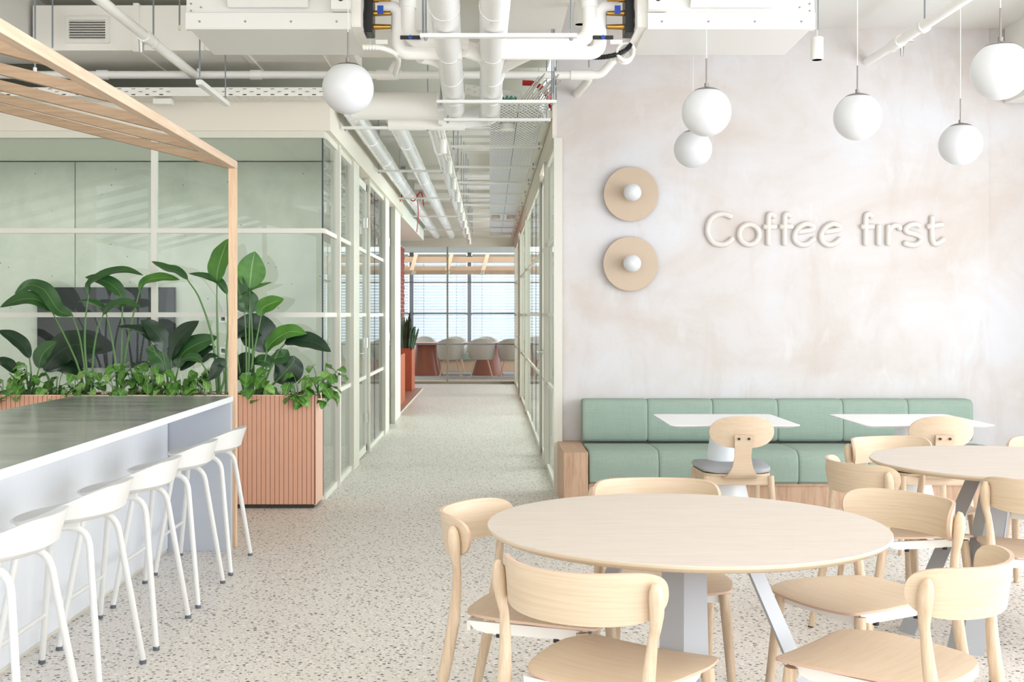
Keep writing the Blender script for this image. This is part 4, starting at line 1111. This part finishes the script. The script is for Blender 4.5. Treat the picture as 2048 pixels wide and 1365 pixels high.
for i, (cx, cy_, l) in enumerate(((-1.54, 21.0, 'tall dark green snake plant in the far orange planter'), (-1.60, 18.0, 'dark snake plant in the nearer orange planter beside the brick wall'))):
    r = thing('snake_plant', l, 'plant', (cx, cy_, .75))
    for k in range(26):
        a = random.uniform(0, 6.28); d = random.uniform(.02, .16); x, y = cx+d*math.cos(a), cy_+d*math.sin(a)*1.6; h = random.uniform(.35, .70); lx = (x-cx)*random.uniform(.3, 1.2); 
        leaf(r, [(x, y, .745), (x+lx*.3, y, .75+h*.4), (x+lx*.7, y-.02, .75+h*.75), (x+lx, y-.02, .75+h)], .06, M['leaf_s'], (math.cos(a*3), -1, 0), .3, .45, .02, peak=.5)
# ============================================================ CEILING SERVICES
# air handling units
def fan_unit(x0, x1, label, side):
    r = thing('fan_coil_unit', label, 'air unit', ((x0+x1)/2, 6.9, 3.0)); Y0, Y1 = 6.56, 7.23
    obj('body', MB().add([(x0, Y0, 3.02), (x1, Y0, 3.02), (x1, Y1, 3.0), (x0, Y1, 3.0), (x0, Y0+.03, 3.34), (x1, Y0+.03, 3.34), (x1, Y1, 3.34), (x0, Y1, 3.34)],
        [(0, 3, 2, 1), (4, 5, 6, 7), (0, 1, 5, 4), (1, 2, 6, 5), (2, 3, 7, 6), (3, 0, 4, 7)]), M['ac'], r)
    obj('front_flange', MB().box(x0, x1, Y0-.012, Y0, 3.0, 3.085), M['ac'], r, .001)
    obj('bottom_flange', MB().box(x0, x1, Y0-.012, Y0+.03, 2.992, 3.0), M['ac'], r)
    hx0, hx1 = x0+.42*(1 if side > 0 else .0)+.0, x1-.0
    h0, h1 = (x0+.24, x1-.24)
    obj('hood', MB().add([(h0, Y0-.016, 3.115), (h1, Y0-.016, 3.115), (h1, Y0-.10, 3.24), (h0, Y0-.10, 3.24), (h0, Y0, 3.115), (h1, Y0, 3.115), (h1, Y0, 3.24), (h0, Y0, 3.24)],
        [(0, 1, 2, 3), (4, 7, 6, 5), (0, 4, 5, 1), (3, 2, 6, 7), (0, 3, 7, 4), (1, 5, 6, 2)]), M['ac'], r)
    n = 5
    for k in range(4): obj('screw', MB().tube([(x0+.08+k*(x1-x0-.16)/3, Y0-.016, 3.035), (x0+.08+k*(x1-x0-.16)/3, Y0-.012, 3.035)], .006, 8), M['darkmetal'], r)
    for k, (u, z) in enumerate(((.03, 3.10), (.03, 3.14), (.09, 3.12), (.97, 3.10), (.97, 3.14), (.91, 3.12))): obj('screw', MB().tube([(x0+u*(x1-x0), Y0-.004, z), (x0+u*(x1-x0), Y0+.01, z)], .004, 8), M['darkmetal'], r)
    cx = x1-.05 if side < 0 else x0+.05
    o = obj('control_box', MB().box(cx-.055, cx+.055, Y0-.07, Y0, 3.09, 3.2), M['white'], r, .003)
    obj('socket', MB().tube([(cx, Y0-.075, 3.15), (cx, Y0-.07, 3.15)], .016, 16), M['black'], o)
    sx = x1 if side < 0 else x0
    a, b = sorted((sx, sx+.05*(-side)))
    obj('coil_end', MB().box(a, b, Y0+.05, Y1-.05, 3.02, 3.33), M['duct_white'], r)
fan_unit(-1.718, -.785, 'white sheet metal fan coil unit hanging at the upper left of the ceiling', -1)
fan_unit(.890, 1.836, 'white sheet metal fan coil unit hanging in front of the plaster wall', 1)
# valve gear beside each unit
def gear(sx, d, where):
    Y = 6.85
    def P(x, z, y=Y): return (sx+d*x, y, z)
    t_ = thing('valve_set', 'brass valves with orange actuator at the end of the %s fan coil unit' % where, 'valve', P(.08, 3.05))
    obj('manifold', MB().box(*sorted((sx+d*.02, sx+d*.10)), Y-.08, Y+.08, 3.03, 3.24), M['black'], t_, .004)
    for z in (3.08, 3.16, 3.24): obj('brass_fitting', MB().tube([P(.10, z), P(.20, z)], [.018, .014], 12), M['brass'], t_)
    obj('actuator', MB().box(*sorted((sx+d*.05, sx+d*.17)), Y-.12, Y-.04, 3.23, 3.30), M['orange'], t_, .006)
    obj('actuator', MB().box(*sorted((sx+d*.17, sx+d*.23)), Y-.11, Y-.05, 3.24, 3.30), M['blue'], t_, .006)
    obj('blue_tag', MB().box(*sorted((sx+d*.13, sx+d*.165)), Y-.10, Y-.095, 3.13, 3.18), M['blue'], t_)
    obj('wire', MB().tube(spline([P(.04, 3.34, Y-.1), P(.06, 3.2, Y-.12), P(.05, 3.08, Y-.12), P(.07, 3.0, Y-.12)], 5), .004, 6), M['black'], t_)
    obj('label_plate', MB().box(*sorted((sx+d*.12, sx+d*.19)), Y-.1, Y-.098, 2.955, 2.98), M['white'], t_)
    # two insulated pipes dropping and turning towards the middle
    p1 = rounded([P(.30, 3.8), P(.30, 2.99), P(.66, 2.99)], .11, 8)
    i1 = thing('insulated_pipe', 'thick white insulated pipe with an elbow beside the %s fan coil unit' % where, 'pipe', P(.4, 2.95))
    obj('pipe', MB().tube(p1, .043, 18), M['pipe_white'], i1)
    obj('joint_sleeve', MB().tube([P(.30, 3.19), P(.30, 3.27)], .052, 18), M['pipe_white'], i1)
    h0_ = .26 if d > 0 else .17
    hv = obj('valve_handle', MB().box(*sorted((sx+d*h0_, sx+d*(h0_+.12))), Y-.075, Y-.06, 2.99, 3.012), M['black'], i1, .003)
    obj('blue_knob', MB().tube([(sx+d*(h0_+.06), Y-.085, 3.0), (sx+d*(h0_+.06), Y-.07, 3.0)], .012, 14), M['blue'], hv)
    p2 = rounded([P(.13, 3.2, Y+.02), P(.24, 3.2, Y+.02), P(.24, 2.93, Y+.02), P(.62 if d > 0 else .84, 2.93, Y+.02)], .07, 7)
    i2 = thing('insulated_pipe', 'lower white insulated pipe loop beside the %s fan coil unit' % where, 'pipe', P(.4, 2.88))
    obj('pipe', MB().tube(p2, .040, 18), M['pipe_white'], i2)
gear(-.785+.0, 1, 'left')
gear(.890, -1, 'right')
# corrugated hoses
def hose(pts, r, m_, label):
    P = spline(pts, 14); n = len(P)
    tag(obj('flexible_hose', MB().tube(P, [r*(1.0 if k % 2 else .8) for k in range(n)], 10), m_), label, 'hose')
hose([(-.74, 6.72, 2.93), (-.62, 6.75, 2.93), (-.55, 6.95, 2.92), (-.62, 7.6, 2.96), (-.65, 8.3, 3.13)], .018, M['white_metal'], 'white corrugated hose dropping from the left fan coil unit to the pipe tee')
hose([(.84, 6.9, 2.99), (.80, 6.9, 2.95), (.72, 6.95, 2.93), (.62, 7.0, 2.935), (.56, 7.0, 2.97)], .016, M['black'], 'black corrugated hose under the insulated pipe at the right fan coil unit')
cl = MB(); R_ = .048; c0 = W(1252, 102, 6.9)
cp = [(c0.x+R_*math.cos(a), 6.9+.006*a, c0.z+R_*math.sin(a)) for a in [k*.35 for k in range(60)]]
tag(obj('coiled_hose', cl.tube(cp, .012, 8), M['white_metal']), 'small coil of white hose at the corner of the right fan coil unit', 'hose')
# main silver ducts along the room, turning into the corridor
def seam(parent, p, r, ax='y'):
    p = Vector(p); d = Vector((0, .006, 0)) if ax == 'y' else Vector((.006, 0, 0))
    obj('seam', MB().tube([p-d, p+d], r+.002, 24), M['zinc'] if False else M['foil'], parent)
d1 = thing('ventilation_duct', 'left of the two big silver wrapped ducts running overhead into the corridor', 'duct', (-.25, 5, 2.95))
obj('duct_section', MB().tube([(-.20, 3.2, 2.95), (-.235, 6.2, 2.95)], .078, 28), M['foilw'], d1)
obj('duct_section', MB().tube([(-.235, 6.2, 2.95), (-.268, 8.60, 2.95)], .0775, 28), M['foilw'], d1)
obj('elbow', MB().tube(rounded([(-.268, 8.60, 2.95), (-.275, 8.92, 2.95), (-.45, 8.92, 2.96)], .13, 8), .078, 28), M['foilw'], d1)
obj('cross_duct', MB().tube([(-.40, 8.92, 2.985), (-1.06, 8.92, 2.985)], .105, 32), M['duct_white'], d1)
d2 = thing('ventilation_duct', 'right of the two big silver wrapped ducts running overhead into the corridor', 'duct', (0, 5, 2.95))
obj('duct_section', MB().tube([(.045, 3.2, 2.95), (.022, 6.2, 2.95)], .078, 28), M['foilw'], d2)
obj('duct_section', MB().tube([(.022, 6.2, 2.95), (.0, 8.85, 2.95)], .0775, 28), M['foilw'], d2)
obj('elbow', MB().tube(rounded([(0, 8.85, 2.95), (-.0, 9.17, 2.95), (-.25, 9.17, 2.93)], .13, 8), .078, 28), M['foilw'], d2)
obj('cross_duct', MB().tube([(-.2, 9.17, 2.90), (-.80, 9.17, 2.90)], .062, 28), M['duct_white'], d2)
for nm_, d_, x_, pts in (('left', d1, -.235, 0), ('right', d2, .022, 0)):
    for y in (5.0, 5.9, 6.9, 7.6, 8.3): seam(d_, (x_+(6.2-y)*.012*(1 if d_ is d1 else .4), y, 2.95), .078)
# angled branches of the insulated pipes into the ducts
for i, (a, b, c, l) in enumerate((((-.10, 7.0, 2.96), (.10, 6.86, 2.985), (.26, 6.85, 2.985), 'right'), ((-.42, 7.0, 2.95), (-.33, 7.1, 2.95), (-.26, 7.35, 2.95), 'left'), ((.30, 6.87, 2.96), (.20, 6.98, 2.95), (.03, 7.4, 2.95), 'middle'), ((-.16, 6.87, 2.96), (-.05, 7.0, 2.95), (.0, 7.3, 2.95), 'inner'))):
    tag(obj('branch_duct', MB().tube(spline([a, b, c], 6), .052, 18), M['pipe_white']), 'short white angled branch joining the overhead silver ducts, %s one' % l, 'duct')
# corridor ducts
def run(name, X, y0, y1, r, z, label, m_='foil', step=1.4):
    t_ = thing(name, label, 'duct', (X, (y0+y1)/2, z-r)); y = y0; k = 0
    while y < y1-.05:
        e = min(y+step, y1); obj('duct_section', MB().tube([(X, y, z), (X, e, z)], r-.0015*(k % 2), 24), M[m_], t_)
        obj('seam', MB().tube([(X, e-.02, z), (X, e, z)], r+.004, 24), M['foil'], t_); y = e; k += 1
run('corridor_duct', -1.06, 8.92, 22.8, .072, 2.95, 'leftmost shiny silver duct running the length of the corridor ceiling')
run('corridor_duct', -.765, 9.17, 22.8, .070, 2.95, 'second shiny silver duct from the left along the corridor ceiling')
run('corridor_duct', -.475, 9.5, 22.6, .048, 2.93, 'thin silver duct beside the spotlight track in the corridor')
# spotlight track
tk = thing('light_track', 'long white light track running down the corridor ceiling', 'track', (-.385, 16, 2.86))
obj('rail', MB().box(-.400, -.370, 9.0, 22.6, 2.86, 2.89), M['tray'], tk)
for y in (9.3, 13.2, 17.1, 21): obj('hanger', MB().cyl((-.385, y, 2.89), (-.385, y, 3.8), .004, 6), M['zinc'], tk)
ordn = ['nearest', 'second', 'third', 'fourth', 'fifth', 'sixth', 'seventh', 'eighth', 'ninth', 'farthest']
def make_spot():
    t_ = thing('track_spotlight', 'x', 'spotlight', (0, 0, 0), 0, 'white cylinder spotlights on the corridor track')
    obj('housing', MB().lathe([(.024, 0), (.029, 0), (.030, .004), (.030, .115), (.026, .12)], (0, 0, 0), 20), M['white_metal'], t_, local=True)
    obj('reflector', MB().lathe([(.024, .0), (.015, .02)], (0, 0, .001), 16), M['darkmetal'], t_, local=True)
    obj('stem', MB().cyl((0, 0, .12), (.0, 0, .155), .006, 8), M['white_metal'], t_, local=True)
    obj('adapter', MB().box(-.012, .012, -.045, .045, .148, .160), M['white_metal'], t_, local=True)
    return t_
sp = make_spot()
for i in range(10):
    loc = (-.385, 9.5+1.357*i, 2.70); l = '%s white cylinder spotlight on the corridor track' % ordn[i]
    sd = bpy.data.lights.new('spotlight_lamp', 'SPOT'); sd.energy = 110; sd.spot_size = 1.95; sd.spot_blend = 1; sd.shadow_soft_size = .02; sd.color = (.95, .985, 1)
    so_ = bpy.data.objects.new('spotlight_lamp', sd); COL.objects.link(so_); so_.location = (loc[0], loc[1], 2.71)
    if i == 0: sp.location = loc; sp['label'] = l
    else: dup(sp, loc, 0, l)
# perforated tray
pt = thing('perforated_tray', 'wide white perforated cable tray running down the corridor ceiling', 'cable tray', (.2, 16, 2.93))
y = 8.5; k = 0
while y < 22.6:
    for x0, x1 in ((.0, .214), (.218, .43)):
        obj('panel', MB().box(x0, x1, y+.004, y+1.76, 2.935, 2.937), M['perf'], pt, origin=(0, 0, 2.935))
    y += 1.764; k += 1
tc = MB()
for k in range(13): tc.tube([(.02+.031*k, 9.0, 2.953), (.02+.031*k, 22.5, 2.953)], .0145, 6)
obj('cables', tc, mat('dark_cable', (74, 74, 72), .6), pt, kind='stuff')
obj('side_flange', MB().box(-.003, 0, 8.5, 22.6, 2.935, 2.99).box(.43, .433, 8.5, 22.6, 2.935, 2.99), M['tray'], pt)
for i, (x, y, l) in enumerate(((.14, 9.45, 'white disc detector under the perforated tray, nearest one'), (.09, 18.3, 'white disc detector under the far end of the perforated tray, left of two'), (.33, 18.3, 'white disc detector under the far end of the perforated tray, right of two'))):
    t_ = thing('ceiling_detector', l, 'detector', (x, y, 2.88))
    obj('body', MB().lathe([(.055, 2.885), (.062, 2.89), (.064, 2.92), (.064, 2.934)], (x, y, 0), 28), M['white_metal'], t_)
    obj('grille', MB().lathe([(.03, 2.880), (.045, 2.880), (.05, 2.885)], (x, y, 0), 24), M['duct_white'], t_)
# supports under ducts and trays
def support(x0, x1, y, z, label, grp, zt=3.8, w_=.021):
    t_ = thing('pipe_support', label, 'support', ((x0+x1)/2, y, z), 0, grp)
    obj('strut', MB().box(x0, x1, y-w_, y+w_, z-.02, z), M['tray'], t_)
    for x in (x0+.03, x1-.03):
        obj('threaded_rod', MB().cyl((x, y, z-.035), (x, y, zt), .005, 8), M['zinc'], t_)
        obj('nut', MB().cyl((x, y, z-.032), (x, y, z-.02), .010, 6), M['zinc'], t_)
for i, y in enumerate((9.16, 11.9, 14.7, 17.4, 20.1)):
    support(-1.17, -.46, y, 2.865, 'white strut under the two left corridor ducts, %s one' % ordn[i], 'struts under the left corridor ducts')
for i, y in enumerate((8.80, 10.2, 11.6, 12.95, 14.2, 15.6, 17.0, 18.4, 19.7, 21.0)):
    support(-.35, .46, y, 2.868+.0, 'white strut crossing under the perforated tray, %s one' % ordn[i], 'struts under the perforated tray')
support(-.37, .46, 6.15, 2.865, 'nearest white strut carrying the two big silver ducts', None) if False else None
for y, l in ((6.15, 'long white strut carrying the two big silver ducts beside the fan coil units'), (8.05, 'white strut carrying the big silver ducts just before their elbows')):
    support(-.37, .46, y, 2.868, l, 'struts under the big silver ducts')
# crossing pipes high in the corridor
for i, y in enumerate((11.6, 15.6, 16.9, 18.8, 20.0, 21.9)):
    tag(obj('cross_pipe', MB().tube([(-.42, y, 3.25), (.50, y, 3.25)], .035, 14), M['foil']), 'silver pipe crossing high above the corridor, %s one' % ordn[i], 'pipe', 'silver pipes crossing above the corridor')
    if i < 5: tag(obj('cross_duct', MB().tube([(-1.15, y+.6, 3.32), (.50, y+.6, 3.32)], .055, 16), M['duct_white']), 'beige duct crossing high above the corridor, %s one' % ordn[i], 'duct', 'beige ducts crossing above the corridor')
for i, (y, x0, x1) in enumerate(((12.9, -.62, .5), (18.0, -.9, .5), (10.4, -1.18, -.9))):
    t_ = thing('cable_tray', ['slotted white cable tray crossing the corridor ceiling, nearer one', 'slotted white cable tray crossing the corridor ceiling, farther one', 'short slotted tray at the left edge of the corridor ceiling'][i], 'cable tray', ((x0+x1)/2, y, 3.2))
    obj('side', MB().box(x0, x1, y-.002, y, 3.2, 3.27), M['slotted'], t_); obj('side', MB().box(x0, x1, y+.2, y+.202, 3.2, 3.27), M['slotted'], t_)
    obj('base', MB().box(x0, x1, y, y+.2, 3.2, 3.202), M['slotted_b'], t_)
for i, (y, l) in enumerate(((9.6, 'deep beam of the concrete slab above the corridor entrance'), (13.9, 'concrete beam above the middle of the corridor'), (17.8, 'concrete beam above the far part of the corridor'))):
    struct('ceiling_beam' if i == 0 else 'ceiling_beam_%s' % ('mid' if i == 1 else 'far'), MB().box(-1.3, .5, y, y+.35, 3.5, 3.8), M['slab'])
# wiring at the open tray end
def cable(pts, r, m_, label): tag(obj('cable', MB().tube(spline(pts, 8), r, 8), M[m_]), label, 'cable')
tb = thing('cable_bundle', 'bundle of green cables lying in the end of the perforated tray', 'cable', (.1, 8.7, 2.95))
for k in range(10):
    x = .03+.016*k; obj('cable', MB().tube(spline([(x, 8.46+random.uniform(-.05, .03), 2.955), (x+.02, 8.7, 2.96+random.uniform(0, .05)), (x, 9.4, 2.96), (x+.02, 11, 2.96)], 5), .007, 6), M['greenc'], tb)
tb = thing('cable_bundle', 'bundle of grey cables looping out of the perforated tray beside the plaster wall', 'cable', (.35, 8.7, 2.95))
for k in range(9):
    x = .21+.02*k; obj('cable', MB().tube(spline([(x+.14, 8.3+random.uniform(-.05, .05), 3.05+random.uniform(0, .05)), (x+.03, 8.5, 2.965), (x, 9.0, 2.96), (x, 11, 2.96)], 5), .006, 6), M['greyc'], tb)
cable([(.26, 9.3, 3.24), (.36, 9.3, 3.23), (.44, 9.3, 3.17), (.5, 9.35, 3.05)], .022, 'red', 'thick red cable curving into the perforated tray')
cable([(-1.17, 15.1, 2.85), (-1.12, 15.1, 2.98), (-1.0, 15.1, 2.86), (-.9, 15.1, 2.98), (-.86, 15.1, 2.8)], .008, 'red', 'thin red cable looped around the left corridor duct')
cable([(-.95, 15.05, 2.95), (-.93, 15.05, 2.7), (-.95, 15.05, 2.45)], .006, 'red', 'thin red cable hanging from the left corridor duct')
# tilted slotted tray piece
a, b = W(935, 168, 9.25), W(1044, 205, 9.2)
t_ = thing('cable_tray', 'tilted slotted white tray piece between the big silver ducts', 'cable tray', a)
mb = MB(); v0, v1 = W(930, 168, 9.3), W(1044, 186, 9.3); hh = .085
mb.add([v0, v1, v1-Vector((0, 0, hh)), v0-Vector((0, 0, hh))]+[p+Vector((0, .003, 0)) for p in (v0, v1, v1-Vector((0, 0, hh)), v0-Vector((0, 0, hh)))], [(0, 3, 2, 1), (4, 5, 6, 7), (0, 1, 5, 4), (2, 3, 7, 6), (1, 2, 6, 5), (3, 0, 4, 7)])
obj('side', mb, M['slotted'], t_)
# frontal sprinkler pipe
YP = 8.5; zp = 1.38+480*YP/F
fp = thing('sprinkler_pipe', 'long white pipe running straight across the ceiling from the left edge to the plaster wall', 'pipe', (-1.4, YP, zp))
xe = (1180-980)*YP/F
for a, b in ((-4.2, -2.16), (-2.16, -.6), (-.6, xe)): obj('pipe', MB().tube([(a, YP, zp), (b, YP, zp)], .029, 18), M['pipe_white'], fp)
for px in (512, 205): x = (px-980)*YP/F; obj('coupling', MB().tube([(x-.04, YP, zp), (x+.04, YP, zp)], .036, 18), M['pipe_white'], fp)
x = (775-980)*YP/F
obj('tee', MB().tube([(x-.08, YP, zp), (x+.08, YP, zp)], .037, 18).tube([(x+.02, YP, zp), (x+.07, YP, zp+.085)], .034, 16), M['pipe_white'], fp)
x = (1163-980)*YP/F
obj('tee', MB().tube([(x-.08, YP, zp), (x+.08, YP, zp)], .037, 18), M['pipe_white'], fp)
obj('wall_branch', MB().tube([(x+.06, YP, zp-.01), (x+.05, YP+.1, zp-.03), (x+.0, WY, zp-.045)], .030, 16), M['pipe_white'], fp)
obj('elbow', MB().tube(rounded([(xe, YP, zp), (xe+.07, YP, zp), (xe+.16, YP-.1, zp+.09), (.86, 6.95, 2.93)], .05, 5), [.031]*6+[.028]*7+[.02], 14) if False else MB().tube(rounded([(xe, YP, zp), (xe+.08, YP, zp), (xe+.17, YP-.05, zp+.10)], .06, 6), .030, 16), M['pipe_white'], fp)
obj('hose_end', MB().tube(spline([(xe+.165, YP-.05, zp+.09), (xe+.2, 8.2, zp+.15), (.83, 7.4, 3.02), (.82, 6.95, 2.96)], 6), .014, 10), M['white_metal'], fp)
# longitudinal sprinkler pipes
lp = thing('sprinkler_pipe', 'white pipe running diagonally in view at the upper left, joining the crossing pipe', 'pipe', (-2.17, 6, zp))
obj('pipe', MB().tube([(-2.19, 3.2, zp), (-2.165, YP, zp)], .032, 18), M['pipe_white'], lp)
obj('coupling', MB().tube([(-2.172, 7.28, zp), (-2.172, 7.38, zp)], .042, 18), M['pipe_white'], lp)
obj('valve', MB().tube([(-2.20, 7.33, zp), (-2.20, 7.33, zp-.10)], [.022, .014], 12), M['chrome'], lp)
obj('clamp', MB().tube([(-2.17, 7.47, zp), (-2.17, 7.50, zp)], .037, 18), M['white_metal'], lp)
obj('threaded_rod', MB().cyl((-2.17, 7.485, zp+.03), (-2.17, 7.485, 3.8), .006, 8), M['zinc'], lp)
zr = 1.38+2.01
rp = thing('sprinkler_pipe', 'white pipe running diagonally in view at the upper right, ending in the plaster wall', 'pipe', (2.93, 7, zr))
obj('pipe', MB().tube([(3.05, 3.2, zr-.0), (2.97, 7.3, zr-.03), (2.95, 8.25, zr-.04)], .036, 18), M['pipe_white'], rp)
obj('pipe', MB().tube([(2.95, 8.2, zr-.04), (2.92, WY, zr-.05)], .031, 18), M['pipe_white'], rp)
obj('clamp', MB().tube([(2.96, 7.9, zr-.04), (2.96, 7.94, zr-.04)], .046, 18), M['white_metal'], rp)
obj('coupling', MB().tube([(2.95, 8.33, zr-.04), (2.945, 8.5, zr-.043)], .044, 18), M['pipe_white'], rp)
obj('drain_cock', MB().tube([(2.98, 8.4, zr-.05), (2.98, 8.4, zr-.14)], [.018, .008], 10).tube([(3.02, 8.4, zr-.02), (3.06, 8.4, zr-.02)], .014, 10), M['chrome'], rp)
obj('threaded_rod', MB().cyl((2.965, 7.92, zr), (2.965, 7.92, 3.6), .006, 8), M['zinc'], rp)
# big flat duct with grille
bd = thing('flat_duct', 'large flat beige duct with a louvred grille at the upper left', 'duct', (-2.1, 8.5, 3.33))
ZB = 1.38+529*8.2/F; 
for a, b in ((-3.23, -2.50), (-2.49, -.98)): obj('duct_section', MB().box(a, b, 8.2, 8.88, ZB, ZB+.32), M['duct_white'], bd, .002)
for x in (-2.495, -1.75): obj('flange', MB().box(x-.02, x+.02, 8.18, 8.89, ZB-.012, ZB+.33), M['duct_white'], bd)
for px in (330, 480, 640): x = (px-980)*8.2/F; obj('standing_seam', MB().box(x-.006, x+.006, 8.22, 8.88, ZB-.008, ZB), M['duct_white'], bd)
a, b = W(131, 33, 8.18), W(218, 86, 8.18)
gr = obj('grille_frame', MB().box(a.x, b.x, 8.175, 8.2, a.z-.025, a.z).box(a.x, b.x, 8.175, 8.2, b.z, b.z+.025).box(a.x, a.x+.025, 8.175, 8.2, b.z+.025, a.z-.025).box(b.x-.025, b.x, 8.175, 8.2, b.z+.025, a.z-.025), M['tray'], bd)
obj('grille_throat', MB().box(a.x+.02, b.x-.02, 8.192, 8.199, b.z+.02, a.z-.02), M['slot'], bd)
n = 8
for k in range(n):
    z = b.z+.034+(a.z-b.z-.062)*k/(n-1); obj('louvre', MB().add([(a.x+.025, 8.176, z-.006), (b.x-.025, 8.176, z-.006), (b.x-.025, 8.192, z+.006), (a.x+.025, 8.192, z+.006), (a.x+.025, 8.176, z-.010), (b.x-.025, 8.176, z-.010), (b.x-.025, 8.192, z+.002), (a.x+.025, 8.192, z+.002)], [(0, 1, 2, 3), (7, 6, 5, 4), (0, 4, 5, 1), (3, 2, 6, 7), (0, 3, 7, 4), (1, 5, 6, 2)]), M['tray'], gr)
struct('trim_20', MB().box(-6.95, -3.26, 7.4, 8.6, 3.24, 3.8), M['ceil'])
# long frontal slotted tray over the glass front
t_ = thing('cable_tray', 'long slotted white cable tray running above the glass room front', 'cable tray', (-2.9, 8.4, 2.95))
za, zb_ = 1.38+457*8.35/F, 1.38+440*8.35/F
z0 = 1.38+438*8.35/F
obj('side', MB().box(-4.4, -1.03, 8.35, 8.352, z0, z0+.062), M['slotted'], t_); obj('base', MB().box(-4.4, -1.03, 8.352, 8.56, z0, z0+.002), M['slotted_b'], t_)
obj('side', MB().box(-4.4, -1.03, 8.56, 8.562, z0, z0+.062), M['slotted'], t_)
for k in range(4): obj('slot_shade', MB().tube([(-4.4, 8.40+.035*k, z0+.02), (-1.04, 8.40+.035*k, z0+.02)], .016, 8), M['slot'], t_)  # dark tubes added to stand for the shade inside the slots
obj('joint_plate', MB().box(-2.30, -1.95, 8.346, 8.35, z0+.005, z0+.055), M['tray'], t_)
t_ = thing('junction_box', 'small white junction box fixed under the long slotted tray', 'box', W(324, 200, 8.35))
p = W(324, 196, 8.35)
obj('body', MB().box(p.x-.07, p.x+.06, 8.36, 8.44, p.z-.04, p.z+.0), M['white_metal'], t_, .004)
obj('lid', MB().box(p.x-.06, p.x+.05, 8.355, 8.36, p.z-.032, p.z-.008), M['white'], t_)
# short channel and hangers
def rods(px, y0, y1, Y, l, dx=0):
    a, b = W(px, y1, Y), W(px+dx, y0, Y)
    t_ = thing('hanger_rod', l, 'rod', a, 0, 'threaded hanger rods at the upper left')
    obj('rod', MB().cyl(a, (b.x, Y, max(b.z, 3.8)), .006, 8), M['zinc'], t_)
    obj('clip', MB().cyl(a, a+Vector((0, 0, .03)), .012, 8), M['white_metal'], t_)
rods(70, 0, 145, 7.2, 'leftmost threaded hanger rod at the upper left')
rods(105, 0, 105, 8.1, 'threaded hanger rod left of the louvred grille')
rods(359, 0, 60, 7.8, 'short threaded hanger rod right of the louvred grille')
rods(397, 0, 146, YP, 'threaded hanger rod holding the crossing pipe, left one of the pair')
rods(411, 0, 100, 8.0, 'threaded hanger rod beside the crossing pipe, right one of the pair')
a, b = W(396, 160, 7.5), W(466, 205, 8.3)
t_ = thing('steel_channel', 'short white steel channel pointing away under the crossing pipe', 'channel', (-1.88, 7.9, 2.87))
obj('channel', MB().box(-1.90, -1.86, 7.5, 8.3, 2.87, 2.9), M['tray'], t_)
for y in (7.52, 8.25): obj('threaded_rod', MB().cyl((-1.88, y, 2.9), (-1.88, y, 3.66), .005, 8), M['zinc'], t_)
# two hanging cylinder lamps
for px, py0, py1, l in ((1634, 76, 120, 'white cylinder spotlight hanging in front of the plaster wall'), (1160, 4, 49, 'white cylinder spotlight hanging near the upper end of the plaster wall')):
    Y = 7.4; a = W(px, py1, Y); h = .143
    t_ = thing('hanging_spotlight', l, 'spotlight', a, 0, 'hanging cylinder spotlights')
    obj('housing', MB().lathe([(.032, 0), (.038, 0), (.04, .004), (.04, h-.004), (.037, h)], a, 28), M['white_metal'], t_)
    obj('reflector', MB().lathe([(.032, 0), (.02, .03), (.001, .032)], a, 24), M['chrome'], t_)
    obj('cord', MB().cyl(a+Vector((0, 0, h)), (a.x, a.y, 3.6), .003, 6), M['white'], t_)
for px, y1, Y, l in ((1636, 60, 7.23, 'steel hanger rod at the right end of the right fan coil unit'), (1178, 135, 8.45, 'steel hanger rod holding the crossing pipe beside the plaster wall')):
    a = W(px, y1, Y); tag(obj('hanger_rod', MB().cyl(a, (a.x, Y, 3.6 if a.x > .53 else 3.8), .005, 8), M['zinc']), l, 'rod')
a = W(1110, 205, 8.2)
for px, y0_, y1_, Y, l in ((846, 0, 70, 6.2, 'steel hanger rod left of the big silver ducts'), (1108, 110, 200, 8.05, 'steel hanger rod at the corridor entrance beside the plaster wall')):
    a = W(px, y1_, Y); tag(obj('hanger_rod', MB().cyl(a, (a.x, Y, 3.8), .006, 8), M['zinc']), l, 'rod')
# large pale duct box above the corridor entrance
t_ = thing('flat_duct', 'large pale flat duct above the corridor entrance, between the fan coil units', 'duct', (.2, 7.5, 3.3))
obj('duct_section', MB().box(.10, .50, 5.6, 8.3, 3.36, 3.6), M['duct_white'], t_, .003)
obj('flange', MB().box(.08, .52, 6.9, 6.94, 3.34, 3.62), M['duct_white'], t_)
t_ = thing('flat_duct', 'beige flat duct hanging behind the globe pendant, left of the big silver ducts', 'duct', (-.7, 8.3, 3.2))
obj('duct_section', MB().box(-.93, -.40, 7.5, 8.3, 3.22, 3.5), M['duct_white'], t_, .003)

for i, px in enumerate((828, 897, 966)):
    p = W(px, 546, 25.2)
    t_ = thing('beam_spotlight', ('small white spotlight on the far lounge beam, nearest the brick niche', 'small white spotlight on the far lounge beam, middle one', 'small white spotlight on the far lounge beam, rightmost')[i], 'spotlight', p, 0, 'spotlights on the far lounge beam')
    obj('housing', MB().tube([p+Vector((-.03, 0, -.05)), p+Vector((.01, 0, .04))], .035, 12), M['white_metal'], t_)
    obj('bracket', MB().box(p.x-.01, p.x+.02, 25.2, 25.3, p.z+.02, p.z+.04), M['white'], t_)
